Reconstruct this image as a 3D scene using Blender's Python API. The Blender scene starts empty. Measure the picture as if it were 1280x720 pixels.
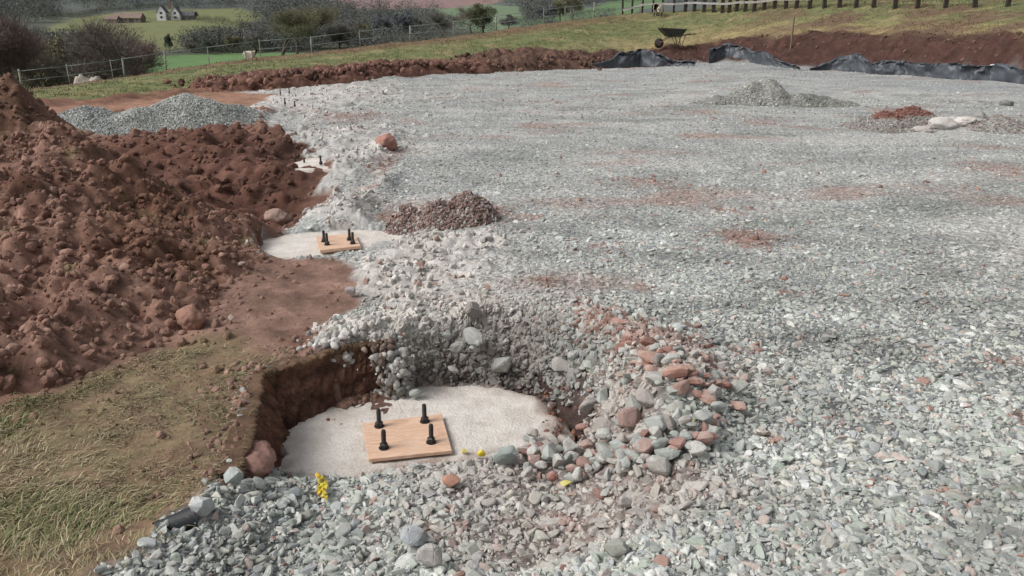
import bpy, bmesh, math, random
import numpy as np
from functools import lru_cache
from mathutils import Vector, Matrix, Euler
random.seed(7); rng = np.random.default_rng(7)
scene = bpy.context.scene
COL = scene.collection

# ------------------------------------------------------------------ camera model
PXC, PYC, FOC, CAMH = 640.0, 360.0, 950.0, 1.65
PITCH = math.atan(315.0/FOC); CP, SP = math.cos(PITCH), math.sin(PITCH)
def ray(px, py):
    a, b = px-PXC, PYC-py
    return a, FOC*CP + b*SP, b*CP - FOC*SP
def at(px, py, z=0.0):
    dx, dy, dz = ray(px, py); t = (z-CAMH)/dz
    return dx*t, dy*t, z
def atY(px, py, Y):
    dx, dy, dz = ray(px, py); t = Y/dy
    return dx*t, Y, CAMH+dz*t
def depth(x, y, z): return y*CP + (CAMH-z)*SP

# ------------------------------------------------------------------ noise
def _h(ix, iy, s):
    n = (ix.astype(np.int64)*374761393 + iy.astype(np.int64)*668265263 + s*1442695041) & 0xFFFFFFFF
    n = ((n ^ (n >> 13))*1274126177) & 0xFFFFFFFF
    n = ((n ^ (n >> 15))*2246822519) & 0xFFFFFFFF
    return ((n ^ (n >> 16)) & 0xFFFFFF)/float(0xFFFFFF)
def vnoise(x, y, s=0):
    ix, iy = np.floor(x), np.floor(y); fx, fy = x-ix, y-iy
    def g(ox, oy):
        a = _h(ix+ox, iy+oy, s)*2*np.pi
        return np.cos(a)*(fx-ox)+np.sin(a)*(fy-oy)
    ux, uy = fx*fx*fx*(fx*(fx*6-15)+10), fy*fy*fy*(fy*(fy*6-15)+10)
    a = g(0,0)*(1-ux)+g(1,0)*ux; b = g(0,1)*(1-ux)+g(1,1)*ux
    return (a*(1-uy)+b*uy)*1.5
def fbm(x, y, s=0, o=4, k=.5):
    r = 0; a = 1; t = 0
    for i in range(o):
        r = r + a*vnoise(x*2**i+i*17.3, y*2**i-i*9.1, s+i); t += a; a *= k
    return r/t
def worley(x, y, s=0):
    ix, iy = np.floor(x), np.floor(y); best = np.full(np.shape(x), 9.0); idd = np.zeros(np.shape(x))
    for ox in (-1,0,1):
        for oy in (-1,0,1):
            cx, cy = ix+ox, iy+oy
            px = cx+_h(cx,cy,s+1); py = cy+_h(cx,cy,s+2)
            d = np.hypot(px-x, py-y); m = d < best
            best = np.where(m, d, best); idd = np.where(m, _h(cx,cy,s+3), idd)
    return best, idd
def sstep(a, b, x):
    t = np.clip((x-a)/(b-a), 0, 1); return t*t*(3-2*t)
def polysd(x, y, P):
    """signed distance, negative inside"""
    x = np.asarray(x, float); y = np.asarray(y, float)
    d = np.full(x.shape, 1e9); ins = np.zeros(x.shape, bool); n = len(P)
    for i in range(n):
        x0, y0 = P[i][:2]; x1, y1 = P[(i+1) % n][:2]
        ex, ey = x1-x0, y1-y0; L = ex*ex+ey*ey+1e-12
        t = np.clip(((x-x0)*ex+(y-y0)*ey)/L, 0, 1)
        d = np.minimum(d, np.hypot(x-x0-t*ex, y-y0-t*ey))
        c = (y0 > y) != (y1 > y)
        xi = x0+(y-y0)*ex/(ey if abs(ey) > 1e-12 else 1e-12)
        ins ^= c & (x < xi)
    return np.where(ins, -d, d)
def linedist(x, y, P):
    d = np.full(np.shape(x), 1e9); val = np.zeros(np.shape(x))
    for i in range(len(P)-1):
        x0, y0, h0 = P[i]; x1, y1, h1 = P[i+1]; ex, ey = x1-x0, y1-y0
        t = np.clip(((x-x0)*ex+(y-y0)*ey)/(ex*ex+ey*ey), 0, 1)
        dd = np.hypot(x-x0-t*ex, y-y0-t*ey); m = dd < d
        d = np.where(m, dd, d); val = np.where(m, h0+(h1-h0)*t, val)
    return d, val

# ------------------------------------------------------------------ large landform
_px = np.array([-300, 0, 155, 310, 430, 560, 720, 800, 900, 960, 1020, 1140, 1280, 1600], float)
_A = [(150,17),(140,17.5),(128,20.5),(112,24),(98,27.5),(90,31),(85,34),(83,35),(77,35),(79,34),(84,33),(90,30),(98,27),(118,22)]
_B = [(138,20),(136,18.5),(124,21.5),(108,25.5),(92,29),(78,32.5),(68,35.5),(66,36.5),(52,37),(47,35.5),(45,34.5),(46,31.5),(47,28),(44,24)]
_F = [(128,27),(118,28),(97,31),(74,34),(62,36),(47,38.5),(25,42),(16,44),(11,42),(9,40),(8,38.5),(7,36),(6,33),(2,30)]
_U = (_px-640)/990.0
nodeY, nodeZ = [], []
nodeY.append(np.full(14, 10.0)); nodeZ.append(np.zeros(14))
for R in (_A, _B, _F):
    pts = [atY(p, r[0], r[1]) for p, r in zip(_px, R)]
    nodeY.append(np.array([q[1] for q in pts])); nodeZ.append(np.array([q[2] for q in pts]))
right = sstep(800, 900, _px)
nodeY.append(nodeY[3]+5); nodeZ.append((nodeZ[3]-.8)*(1-right)+(nodeZ[3]+.55)*right)
nodeY.append(np.full(14, 110.)); nodeZ.append(-10*(1-right)+8*right)
nodeY.append(np.full(14, 190.)); nodeZ.append(-11*(1-right)+6*right)
nodeY.append(np.full(14, 420.)); nodeZ.append(np.full(14, 2.))
nodeY.append(np.full(14, 850.)); nodeZ.append(np.full(14, 34.))
nodeY.append(np.full(14, 2200.)); nodeZ.append(np.full(14, 190.))
def landform(x, y):
    u = x/np.maximum(y, 3.0)
    Ys = [np.interp(u, _U, a) for a in nodeY]; Zs = [np.interp(u, _U, a) for a in nodeZ]
    z = np.zeros(np.shape(x))
    for i in range(len(Ys)-1):
        t = np.clip((y-Ys[i])/(Ys[i+1]-Ys[i]), 0, 1)
        if i == 0: t = t*t*.5+t*.5
        if i == 1: t = t*t*(3-2*t)
        z = z + (Zs[i+1]-Zs[i])*t
    return z, Ys
def hitland(px, py, y0=11., y1=2000., add=0.0):
    dx, dy, dz = ray(px, py)
    Y = np.geomspace(y0, y1, 3000); t = Y/dy
    z, _ = landform(dx*t, Y)
    k = np.nonzero(CAMH+dz*t < z+add)[0]
    if len(k) == 0: return float(dx*t[-1]), float(Y[-1]), float(z[-1])
    k = k[0]; return float(dx*t[k]), float(Y[k]), float(z[k])
@lru_cache(maxsize=None)
def gp(px, py, z=0.0):
    """pixel of the photo to ground point (flat pad near, landform further out)"""
    a = at(px, py, z) if ray(px,py)[2] < -1 else (0, 99, 0)
    if a[1] < 10.5: return a
    return hitland(px, py, 8., 100.)

# ------------------------------------------------------------------ near ground layout
FL = -0.30
floorP = [at(*p, FL)[:2] for p in [(342,600),(350,545),(385,520),(430,504),(480,489),(560,484),(620,484),(675,505),(698,530),(690,556),(640,566),(564,578),(500,588),(440,598),(390,604)]]
rimP = [at(*p, 0)[:2] for p in [(318,466),(380,446),(440,428),(480,424),(530,410),(570,400),(640,394),(705,398),(760,425),(800,455),(835,500)]]
rimP += [at(*p, -.08)[:2] for p in [(870,560),(860,640),(800,740),(600,900),(380,900)]]
rimP += [at(*p, 0)[:2] for p in [(60,900),(120,735),(170,690),(220,645),(262,610),(280,590),(300,545)]]
wallP = [at(*p, 0)[:2] for p in [(284,592),(300,545),(318,466),(380,446),(440,428),(478,426)]] + [at(*p, FL)[:2] for p in [(484,489),(430,504),(385,520),(350,545),(338,600)]]
pad2P = [at(*p, -.05)[:2] for p in [(318,300),(350,294),(400,288),(450,286),(510,288),(520,297),(500,306),(460,312),(446,321),(400,328),(360,329),(335,322)]]
soilP = [gp(*p)[:2] for p in [(120,735),(170,690),(220,645),(262,610),(285,588),(300,545),(318,466),(380,446),(440,428),(474,432),(440,430),(398,432),(392,412),(448,376),(446,345),(432,326),(335,322),(296,312),(290,290),(345,290),(392,262),(398,232),(384,190),(376,172),(330,158),(322,132),(345,121),(272,112),(400,101),(440,96)]] + [(-12,36),(-60,36),(-60,-3),(-.9,-3)]
grassP = [gp(*p)[:2] for p in [(150,728),(188,690),(232,640),(268,600),(290,560),(300,500),(318,466),(392,440),(300,425),(240,432),(170,450),(90,486),(0,508),(-200,560)]] + [(-3.5,1.0),(-3.5,-1),(-.9,-1)]
# weight blobs in the photo's ground places: (px,py,rx,ry,amount)
def blob(x, y, px, py, rx, ry, soft=1.0):
    c = gp(px, py); D = depth(*c); wx = rx*D/FOC
    l = gp(px, py+ry); u = gp(px, max(py-ry, 47)); wy = max(.02, abs(u[1]-l[1])/2)
    q = ((x-c[0])/wx)**2+((y-c[1])/wy)**2
    return np.exp(-q*soft)
def blobz(x, y, px, py, rx, ry, zz, soft=1.0):
    c = at(px, py, zz); wx = rx*depth(*c)/FOC; wy = abs(at(px, py-ry, zz)[1]-at(px, py+ry, zz)[1])/2
    return np.exp(-(((x-c[0])/wx)**2+((y-c[1])/wy)**2)*soft)
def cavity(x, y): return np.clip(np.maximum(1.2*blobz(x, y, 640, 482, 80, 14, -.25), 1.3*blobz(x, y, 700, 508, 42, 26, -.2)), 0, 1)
def mottle(x, y):
    return 1+np.clip(.55*fbm(x*1.3, y*2.0, 411, 4)+.35*fbm(x*.5, y*1.1, 412, 3), -.26, .24)
def tone(x, y):
    """dust, clay and damp patches that tracked machinery left over the pad"""
    a = x*.35+y*.12; b = y*.55-x*.1
    d = fbm(a, b, 401, 5); k = fbm(a*1.3+7, b*1.3, 402, 5); w = fbm(a*.8, b*.9+3, 403, 4)
    dust = sstep(.0, .42, d); clay = sstep(.08, .45, k); wet = sstep(.1, .5, w)
    return dust, clay, wet
whites = [(520,335,80,44,.95),(480,420,95,26,1),(570,375,60,30,.7),(550,302,110,15,1),(436,192,56,42,1),(428,262,46,26,1),(318,296,26,14,1),
          (395,122,100,20,.85),(325,148,20,12,.9),(420,180,45,16,.8),(590,290,60,12,.5),(1195,155,28,7,.9),(1000,225,120,14,.25),(640,470,30,20,.0),(500,440,40,22,.8),(540,440,30,30,.6),
          (1100,118,130,8,.35),(960,545,30,10,.6)]
reds = [(935,296,42,13,.95),(800,228,60,9,.6),(900,262,60,9,.5),(800,360,20,6,.7),(675,352,22,8,.7),(440,148,50,10,.8),(480,205,22,18,.8),(560,268,66,18,.9),(620,265,40,12,.6),
        (660,270,30,8,.6),(740,310,30,10,.5),(1040,530,20,7,.6),(960,548,16,8,.5),(1270,520,20,12,.7),(1260,215,50,14,.6),(1255,455,30,8,.5),(1200,235,40,10,.4),(440,715,26,12,.9),(610,715,14,6,.8),(575,605,16,10,.5),
        (540,610,14,20,.5),(900,440,60,6,.3),(990,365,30,8,.4),(1130,480,30,8,.2),(640,128,60,5,.35),(600,110,60,4,.4),(700,140,60,4,.3),(820,445,60,32,.9),(870,475,40,22,.9),(760,415,40,20,.8),
        (640,465,60,14,.6),(690,470,30,40,.5),(430,250,14,14,.7),(1130,140,40,6,.8),(830,590,20,20,.3),(700,600,20,10,.6),(450,122,60,5,.5),(860,310,30,5,.4),(720,390,40,14,.5),(940,150,60,4,.3),(480,270,14,12,.8),(452,238,26,7,.8),(412,243,18,6,.7),(425,280,22,5,.6),(500,190,16,9,.7),(420,165,60,4,.6),(380,140,40,4,.6)]
blues = [(1180,108,150,9,.8),(1000,92,60,6,.7),(900,84,50,5,.7),(790,92,60,4,.6),(560,98,80,4,.4)]
soildark = [(200,200,140,26,.7),(300,240,100,30,.9),(330,265,60,18,.8),(380,220,16,24,.4),(250,475,50,18,.3)]  # darker soil patches, with the shade of the hollow painted in
heapBase = [at(*p)[:2] for p in [(-330,590),(0,508),(85,484),(170,446),(250,418),(292,372),(338,318)]] + [(-2.35,7.0),(-3.3,7.6),(-4.3,8.6),(-7.5,9.5),(-9,4),(-6,1.4)]
heapCrest = [(-2.15,6.3,.1),(-2.8,6.1,.42),(-3.55,6.15,.76),(-4.5,6.9,.98),(-7,6.5,1.35)]

def warp(x, y):
    f = sstep(6.5, 9, y)
    return (x+.06*vnoise(x*4, y*4, 3)+.03*vnoise(x*17, y*17, 4)+f*(.38*vnoise(x*1.1, y*1.1, 13)+.16*vnoise(x*3, y*3, 15)),
            y+.06*vnoise(x*4, y*4, 5)+.03*vnoise(x*17, y*17, 6)+f*.3*vnoise(x*1.1, y*1.1, 14))
def white_mask(x, y):
    w = np.zeros(np.shape(x))
    for b in whites: w = np.maximum(w, b[4]*blob(x, y, *b[:4]))
    w = np.maximum(w, .62*blobz(x, y, 508, 448, 30, 20, -.1)*sstep(-.72, -.62, x))
    n = fbm(x*3.1, y*3.1, 171, 4)
    return sstep(.28, .66, w+.85*n*(w > .03)*(.65+.5*sstep(5, 8, y)))
def lumps(x, y, sc, s):
    f, i = worley(x/sc, y/sc, s); return np.sqrt(np.clip(1-(f*1.25)**2, 0, 1))*(.4+.6*i)
def H(x, y, detail=True):
    """ground height"""
    x = np.asarray(x, float); y = np.asarray(y, float)
    z, Ys = landform(x, y)
    wx, wy = warp(x, y)
    sS = polysd(wx, wy, soilP); soil = sstep(.03, -.03, sS)*(y < 30)
    near = y < 12
    # rubble mounds round the excavation
    for (px, py, rx, ry, h) in [(640,398,90,14,.05),(760,420,50,26,.10),(820,462,60,34,.15),(870,500,44,30,.10),(815,520,60,34,.15),(790,556,60,20,.10),(850,560,40,20,.07)]:
        z = z+h*blob(x, y, px, py, rx, ry)
    for (px, py, rx, ry, h) in [(318,292,22,13,.15),(440,262,22,14,.16),(398,264,18,12,.10),(425,212,34,9,.12),(440,178,50,11,.15),(325,148,18,9,.18),(430,150,60,6,.09),(480,232,14,14,.1),(480,190,10,20,.06),(470,420,60,20,.03),
                                (560,305,40,6,.04),(800,360,16,4,.03),(935,296,30,6,.02),(675,352,16,6,.03),(1200,158,30,5,.12),(1250,158,30,6,.12),(1060,128,40,3,.08),(860,118,40,4,.06),(440,120,60,6,.1),(700,100,40,3,.1),(560,97,60,3,.12),(480,100,40,3,.12)]:
        z = z+h*blob(x, y, px, py, rx, ry)
    # hollow behind the spoil heap, ridge in front of the gravel heap
    z = z-.30*blob(x, y, 320, 255, 80, 26)-.16*blob(x, y, 230, 232, 90, 22)+.08*blob(x, y, 220, 190, 120, 14)+.12*blob(x, y, 370, 185, 40, 14)
    # excavation
    df = np.maximum(polysd(wx, wy, floorP), 0); dr = np.maximum(-polysd(wx, wy, rimP), 0)
    t = dr/(dr+df+1e-6)
    front = sstep(3.72, 3.45, y-.12*(x+.2))
    zin = FL*np.where(t > 0, t**.9, 0)
    low = (FL+.02)+(.10)*sstep(3.5, 2.4, y)
    side = sstep(0.0, .45, dr)
    zin = zin*(1-front)+np.minimum(zin, low*side)*front
    z = z+zin
    # second pit, shallow
    d2 = polysd(x, y, pad2P); z = z*(1-sstep(.06, 0, d2))+(-.075)*sstep(.06, 0, d2)
    if detail:
        fl = sstep(0.0, .06, polysd(x, y, floorP))*sstep(0, .05, d2)
        rough = sstep(15, 12, y)*np.clip(1.6*blob(x, y, 230, 215, 190, 55, .7), 0, 1)*sstep(-.1, -.5, sS)+.5*sstep(12,16,y)*sstep(40,20,y)*(nodeZ[0][0]+1)*.5
        rough = np.clip(rough, 0, 1)*soil
        z = z+fl*(.035*fbm(x*1.3, y*1.3, 11, 3)+.012*fbm(x*7, y*7, 12, 3)*(1+.5*soil))
        z = z+rough*(.20*lumps(x, y, .62, 21)+.13*lumps(x, y, .27, 22)+.07*lumps(x, y, .12, 23)-.12+.2*fbm(x*1.2, y*1.2, 24, 3))
        tr = soil*(1-rough)*sstep(.1, .4, -sS)
        z = z+tr*.012*lumps(x, y, .09, 25)*(fbm(x*3, y*3, 26, 2) > 0)
        # faces of earth between pad and field
        A, B, F = Ys[1], Ys[2], Ys[3]
        bank = sstep(-.5, .3, y-A)*sstep(1.0, -.5, y-B)
        z = z+bank*(.22*fbm(x*1.6, y*.3, 32, 4)+.10*lumps(x, y, .8, 31)+.06*lumps(x, y, .3, 33))
        hill = sstep(-.5, 1, y-B)
        z = z+hill*sstep(60, 30, y)*(.09*fbm(x*.8, y*.8, 35, 4)+.04*lumps(x, y, .5, 36))+sstep(1.5,0,np.abs(y-B))*.22*fbm(x*.9, y*.6, 37, 3)*(y > 15)
        z = z-.17*cavity(x, y)*fl
        wh = white_mask(x, y)*fl*(y > 3.9)*(1-soil)
        z = z+wh*(.07*lumps(x, y, .21, 44)+.05*lumps(x, y, .08, 45)+.02*lumps(x, y, .04, 47)-.05)*(.45+.75*sstep(-.1, .3, fbm(x*1.7, y*1.7, 46, 2)))*(1-.15*sstep(6.5, 11, y))+wh*sstep(6, 9, y)*.05*lumps(x, y, .5, 48)
        # stony slopes
        rub = sstep(0, .08, df)*sstep(0, .05, dr)*(1-front)*sstep(.0, .06, polysd(x, y, wallP))
        z = z+rub*(.05*lumps(x, y, .12, 41)+.025*lumps(x, y, .05, 42)-.02)
    return z

def lerp3(c, t, d): return c*(1-t[:, None])+np.array(d)*t[:, None]
GRAV = (.335,.345,.335)
def ground_color(x, y, z):
    n = len(x); c = np.tile(np.array(GRAV), (n, 1))
    _, Ys = landform(x, y); A, B, F = Ys[1], Ys[2], Ys[3]
    nz = fbm(x*.7, y*.7, 51, 4); n2 = fbm(x*6, y*6, 52, 4); n3 = fbm(x*.18, y*.35, 54, 4)
    c = c*mottle(x, y)[:, None]; du, cl, we = tone(x, y)
    c = lerp3(c, du*.85, (.50,.485,.46)); c = lerp3(c, cl*.8, (.37,.275,.24)); c = lerp3(c, we*.65, (.23,.245,.225))
    w = np.zeros(n)
    for b in reds: w = np.maximum(w, b[4]*blob(x, y, *b[:4]))
    red = sstep(.25, .75, w+.5*n2+.2*nz); c = lerp3(c, red*.75, (.29,.18,.145))
    for b in blues: c = lerp3(c, b[4]*blob(x, y, *b[:4]), (.285,.305,.315))
    wm = white_mask(x, y)*(1-(polysd(x, y, wallP) < .1)*(z < -.04)); c = lerp3(c, wm*np.clip(.80+.7*fbm(x*4.3, y*4.3, 59, 4), .2, 1), (.56,.525,.49))
    wx, wy = warp(x, y)
    sS = polysd(wx, wy, soilP); soil = sstep(.05, -.05, sS)*(y < 30)
    df = polysd(x, y, floorP); dr = -polysd(x, y, rimP)
    sc = np.tile(np.array((.235,.145,.112)), (n, 1))
    sc = lerp3(sc, sstep(-.2,.5, n2)*.6, (.33,.21,.165))
    sc = lerp3(sc, sstep(.0,-.5, nz)*.7, (.20,.098,.066))
    w = np.zeros(n)
    for b in soildark: w = np.maximum(w, b[4]*blob(x, y, *b[:4]))
    sc = lerp3(sc, np.clip(w*1.2, 0, .9), (.165,.075,.048))
    rg = np.clip(1.5*blob(x, y, 230, 215, 190, 55, .7), 0, 1)*sstep(15, 12, y); lm = lumps(x, y, .27, 22)*.6+lumps(x, y, .12, 23)*.4
    sc = lerp3(sc, rg*.85, (.14,.07,.052)); sc = sc*(1-rg*(.55-.8*lm))[:, None]; sc = sc*(1-.3*rg*sstep(.1,-.3,fbm(x*.9,y*.9,85,3)))[:, None]  # shade of the hollow and between its lumps painted into the soil
    sc = lerp3(sc, sstep(14, 17, y)*.7, (.33,.185,.125))
    gm = sstep(.1, -.12, polysd(wx+.25*vnoise(x*2,y*2,8), wy+.25*vnoise(x*2,y*2,9), grassP))
    g = np.tile(np.array((.215,.155,.095)), (n, 1)); g = lerp3(g, sstep(-.2,.35,n2), (.17,.155,.08))
    sc = sc*(1-gm[:, None])+(g*.7+sc*.3)*gm[:, None]
    pv = sstep(5.5, 3.5, y)*.30; c = c*(1-pv*(1-white_mask(x, y)))[:, None]; c = lerp3(c, sstep(5, 9, y)*(1-we)*.42*(1-red)*(1-cl), (.43,.43,.415))  # contact shade beneath the near stones painted into the ground colour
    c = c*(1-soil[:, None])+sc*soil[:, None]
    pitw = None
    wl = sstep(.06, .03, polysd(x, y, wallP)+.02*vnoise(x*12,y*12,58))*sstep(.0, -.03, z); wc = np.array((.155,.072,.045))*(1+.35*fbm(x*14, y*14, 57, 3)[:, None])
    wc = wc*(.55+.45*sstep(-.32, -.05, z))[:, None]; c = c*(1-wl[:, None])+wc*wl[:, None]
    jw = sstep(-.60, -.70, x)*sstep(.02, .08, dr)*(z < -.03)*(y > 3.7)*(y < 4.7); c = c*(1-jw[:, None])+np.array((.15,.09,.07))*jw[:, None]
    pr = sstep(0, .12, dr)*sstep(0, .05, df)*(1-wl)*(y > 3.75); c = lerp3(c, pr*.85*(1-wm*.5), (.13,.11,.095))  # recess shade of the pit sides painted into the ground colour
    c = lerp3(c, np.clip(cavity(x, y)*1.3, 0, .95)*sstep(0, .02, df), (.055,.033,.028))  # shade of the undercut painted near-black into the ground
    # dust round the second pad
    # bank and field
    bank = sstep(-.6, .3, y-A+.6*nz)*(y > 12); c = lerp3(c, bank, (.072,.038,.031))
    c = lerp3(c, bank*sstep(.15,.6, n2)*.5, (.15,.08,.058)); c = lerp3(c, bank*sstep(-.2,-.6, x)*.7, (.27,.145,.10))
    hill = sstep(-.2, .5, y-B+.8*fbm(x*.8, y*.8, 61, 3))*(y > 12)
    gr = np.tile(np.array((.152,.166,.074)), (n, 1))
    gr = lerp3(gr, sstep(-.1,.4, fbm(x*.5, y*1.2, 62, 4)), (.235,.205,.105))
    gr = lerp3(gr, sstep(.0,.5, fbm(x*1.5, y*2.5, 63, 4))*.7, (.115,.125,.06))
    u = x/np.maximum(y, 3)
    rt = sstep(.2, .4, u); strawb = sstep(3.0, 0.2, y-B)
    gr = lerp3(gr, strawb*sstep(.05,.2,u)*.8, (.33,.25,.13))
    gr = lerp3(gr, np.clip(rt*sstep(.0,.35, fbm(x*.35, y*.9, 64, 4)+.3*sstep(6,1,y-B)), 0, 1)*.9, (.155,.10,.07))
    gr = lerp3(gr, sstep(2.0,.4, np.abs(y-F+.3))*sstep(.3,0,u)*.8, (.17,.105,.07))
    gr = lerp3(gr, sstep(2, 8, y-F)*sstep(.3,.1,u), (.08,.085,.05))
    c = c*(1-hill[:, None])+gr*hill[:, None]
    return np.clip(c*(1+.12*n2[:, None]), .01, .9), soil, hill

# ------------------------------------------------------------------ materials
def mat(name, rough=.9, spec=.3):
    m = bpy.data.materials.new(name); m.use_nodes = True
    nt = m.node_tree; b = nt.nodes['Principled BSDF']; b.inputs['Roughness'].default_value = rough
    b.inputs['Specular IOR Level'].default_value = spec
    return m, nt, b
def N(nt, t, **k):
    n = nt.nodes.new(t)
    for a, v in k.items(): setattr(n, a, v)
    return n
def noise_node(nt, scale, detail=6, vec=None, rough=.6):
    n = N(nt, 'ShaderNodeTexNoise'); n.inputs['Scale'].default_value = scale; n.inputs['Detail'].default_value = detail; n.inputs['Roughness'].default_value = rough
    if vec is not None: nt.links.new(vec, n.inputs['Vector'])
    return n
def mixc(nt, a, b, f, mode='MIX'):
    m = N(nt, 'ShaderNodeMix', data_type='RGBA', blend_type=mode)
    for s, v in ((m.inputs[0], f), (m.inputs[6], a), (m.inputs[7], b)):
        if isinstance(v, (int, float)): s.default_value = v
        elif isinstance(v, tuple): s.default_value = (*v, 1) if len(v) == 3 else v
        else: nt.links.new(v, s)
    return m.outputs[2]
def rng_node(nt, inp, a, b, c, d):
    m = N(nt, 'ShaderNodeMapRange'); nt.links.new(inp, m.inputs[0])
    for i, v in enumerate((a, b, c, d)): m.inputs[i+1].default_value = v
    return m.outputs[0]
def bump(nt, b, hgt, strength, dist, prev=None):
    n = N(nt, 'ShaderNodeBump'); n.inputs['Strength'].default_value = strength; n.inputs['Distance'].default_value = dist
    nt.links.new(hgt, n.inputs['Height'])
    if prev is not None: nt.links.new(prev, n.inputs['Normal'])
    nt.links.new(n.outputs[0], b.inputs['Normal']); return n.outputs[0]
def simple(name, col, rough=.8, var=.25, scale=8, bs=.3, bd=.01, metal=0, spec=.3):
    m, nt, b = mat(name, rough, spec); tc = N(nt, 'ShaderNodeTexCoord').outputs['Object']
    n = noise_node(nt, scale, 6, tc)
    f = rng_node(nt, n.outputs[0], .3, .7, 1-var, 1+var)
    nt.links.new(mixc(nt, tuple(col), f, 1.0, 'MULTIPLY'), b.inputs['Base Color'])
    if bs: bump(nt, b, n.outputs[0], bs, bd)
    b.inputs['Metallic'].default_value = metal
    return m

# ground material
M = {}
def ground_mat():
    m, nt, b = mat('ground', .95, .15); geo = N(nt, 'ShaderNodeNewGeometry').outputs['Position']
    ca = N(nt, 'ShaderNodeAttribute', attribute_name='Col').outputs['Color']
    gv = N(nt, 'ShaderNodeAttribute', attribute_name='gravel').outputs['Fac']
    v = N(nt, 'ShaderNodeTexVoronoi'); v.inputs['Scale'].default_value = 26; nt.links.new(geo, v.inputs['Vector'])
    v2 = N(nt, 'ShaderNodeTexVoronoi'); v2.inputs['Scale'].default_value = 60; nt.links.new(geo, v2.inputs['Vector'])
    cell = N(nt, 'ShaderNodeSeparateColor'); nt.links.new(v.outputs['Color'], cell.inputs[0])
    edge = rng_node(nt, v.outputs['Distance'], .25, .8, 1.08, .68)
    br = rng_node(nt, cell.outputs[0], 0, 1, .72, 1.25)
    mul = N(nt, 'ShaderNodeMath', operation='MULTIPLY'); nt.links.new(edge, mul.inputs[0]); nt.links.new(br, mul.inputs[1])
    stone = mixc(nt, ca, mul.outputs[0], 1.0, 'MULTIPLY')
    n = noise_node(nt, 30, 8, geo, .7); f = rng_node(nt, n.outputs[0], .3, .7, .72, 1.22)
    n4 = noise_node(nt, 3.5, 8, geo, .65); f4 = rng_node(nt, n4.outputs[0], .32, .68, .62, 1.28)
    earth = mixc(nt, mixc(nt, ca, f, 1.0, 'MULTIPLY'), f4, 1.0, 'MULTIPLY')
    nt.links.new(mixc(nt, earth, stone, gv), b.inputs['Base Color'])
    inv = N(nt, 'ShaderNodeMath', operation='SUBTRACT'); inv.inputs[0].default_value = 1; nt.links.new(v.outputs['Distance'], inv.inputs[1])
    mm = N(nt, 'ShaderNodeMath', operation='MULTIPLY'); nt.links.new(inv.outputs[0], mm.inputs[0]); nt.links.new(gv, mm.inputs[1])
    p = bump(nt, b, mm.outputs[0], .8, .018); bump(nt, b, n.outputs[0], .7, .015, p)
    return m
M['ground'] = ground_mat()

def rock_mat(name, src):
    """stone whose tint comes from the scatter point (INSTANCER) or the object's colour"""
    m, nt, b = mat(name, .85, .25)
    if src == 'inst': c = N(nt, 'ShaderNodeAttribute', attribute_name='col', attribute_type='INSTANCER').outputs['Color']
    else: c = N(nt, 'ShaderNodeObjectInfo').outputs['Color']
    tc = N(nt, 'ShaderNodeTexCoord').outputs['Object']; geo = N(nt, 'ShaderNodeNewGeometry').outputs['Position']
    n = noise_node(nt, 22, 8, geo, .7); f = rng_node(nt, n.outputs[0], .3, .7, .78, 1.2)
    n2 = noise_node(nt, 120, 4, geo, .7); f2 = rng_node(nt, n2.outputs[0], .3, .7, .80, 1.16)
    cc = mixc(nt, mixc(nt, c, f, 1.0, 'MULTIPLY'), f2, 1.0, 'MULTIPLY')
    n6 = noise_node(nt, 9, 6, geo, .7); cc = mixc(nt, cc, (.33,.27,.235), rng_node(nt, n6.outputs[0], .5, .75, 0, .55)) if name == 'stone' else cc
    # settled dust on faces that look up
    nz = N(nt, 'ShaderNodeSeparateXYZ'); nt.links.new(N(nt, 'ShaderNodeNewGeometry').outputs['Normal'], nz.inputs[0])
    up = rng_node(nt, nz.outputs[2], .2, 1, 0, .17)
    cc = mixc(nt, cc, (.47,.46,.435), up) if name != 'clod' else cc
    nt.links.new(cc, b.inputs['Base Color']); bump(nt, b, n2.outputs[0], .5, .004)
    return m
M['rock_i'] = rock_mat('stone_scatter', 'inst'); M['rock_o'] = rock_mat('stone', 'obj')
M['clod_i'] = rock_mat('clod', 'inst')
M['clod_o'] = rock_mat('clod', 'obj')

def grass_mat(name):
    m, nt, b = mat(name, .8, .2)
    c = N(nt, 'ShaderNodeAttribute', attribute_name='Col').outputs['Color']
    nt.links.new(c, b.inputs['Base Color']); return m
M['grass'] = grass_mat('grass')

# ------------------------------------------------------------------ mesh helpers
def new_mesh(name, verts, faces, mats=(), smooth=False, cols=None, parent=None, attrs=None):
    me = bpy.data.meshes.new(name)
    verts = np.asarray(verts, np.float32)
    if isinstance(faces, np.ndarray):
        k = faces.shape[1]; me.vertices.add(len(verts)); me.vertices.foreach_set('co', verts.ravel())
        me.loops.add(faces.size); me.loops.foreach_set('vertex_index', faces.astype(np.int32).ravel())
        me.polygons.add(len(faces)); me.polygons.foreach_set('loop_start', np.arange(0, faces.size, k, dtype=np.int32))
        me.update(calc_edges=True)
    else: me.from_pydata([tuple(map(float, v)) for v in verts], [], faces); me.update()
    for m in mats: me.materials.append(m)
    if smooth: me.polygons.foreach_set('use_smooth', np.ones(len(me.polygons), bool))
    if cols is not None:
        a = me.color_attributes.new('Col', 'FLOAT_COLOR', 'POINT')
        a.data.foreach_set('color', np.concatenate([cols, np.ones((len(cols), 1))], 1).astype(np.float32).ravel())
    for k, v in (attrs or {}).items():
        a = me.attributes.new(k, 'FLOAT', 'POINT'); a.data.foreach_set('value', v.astype(np.float32))
    o = bpy.data.objects.new(name, me); COL.objects.link(o)
    if parent is not None: o.parent = parent
    return o
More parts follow.
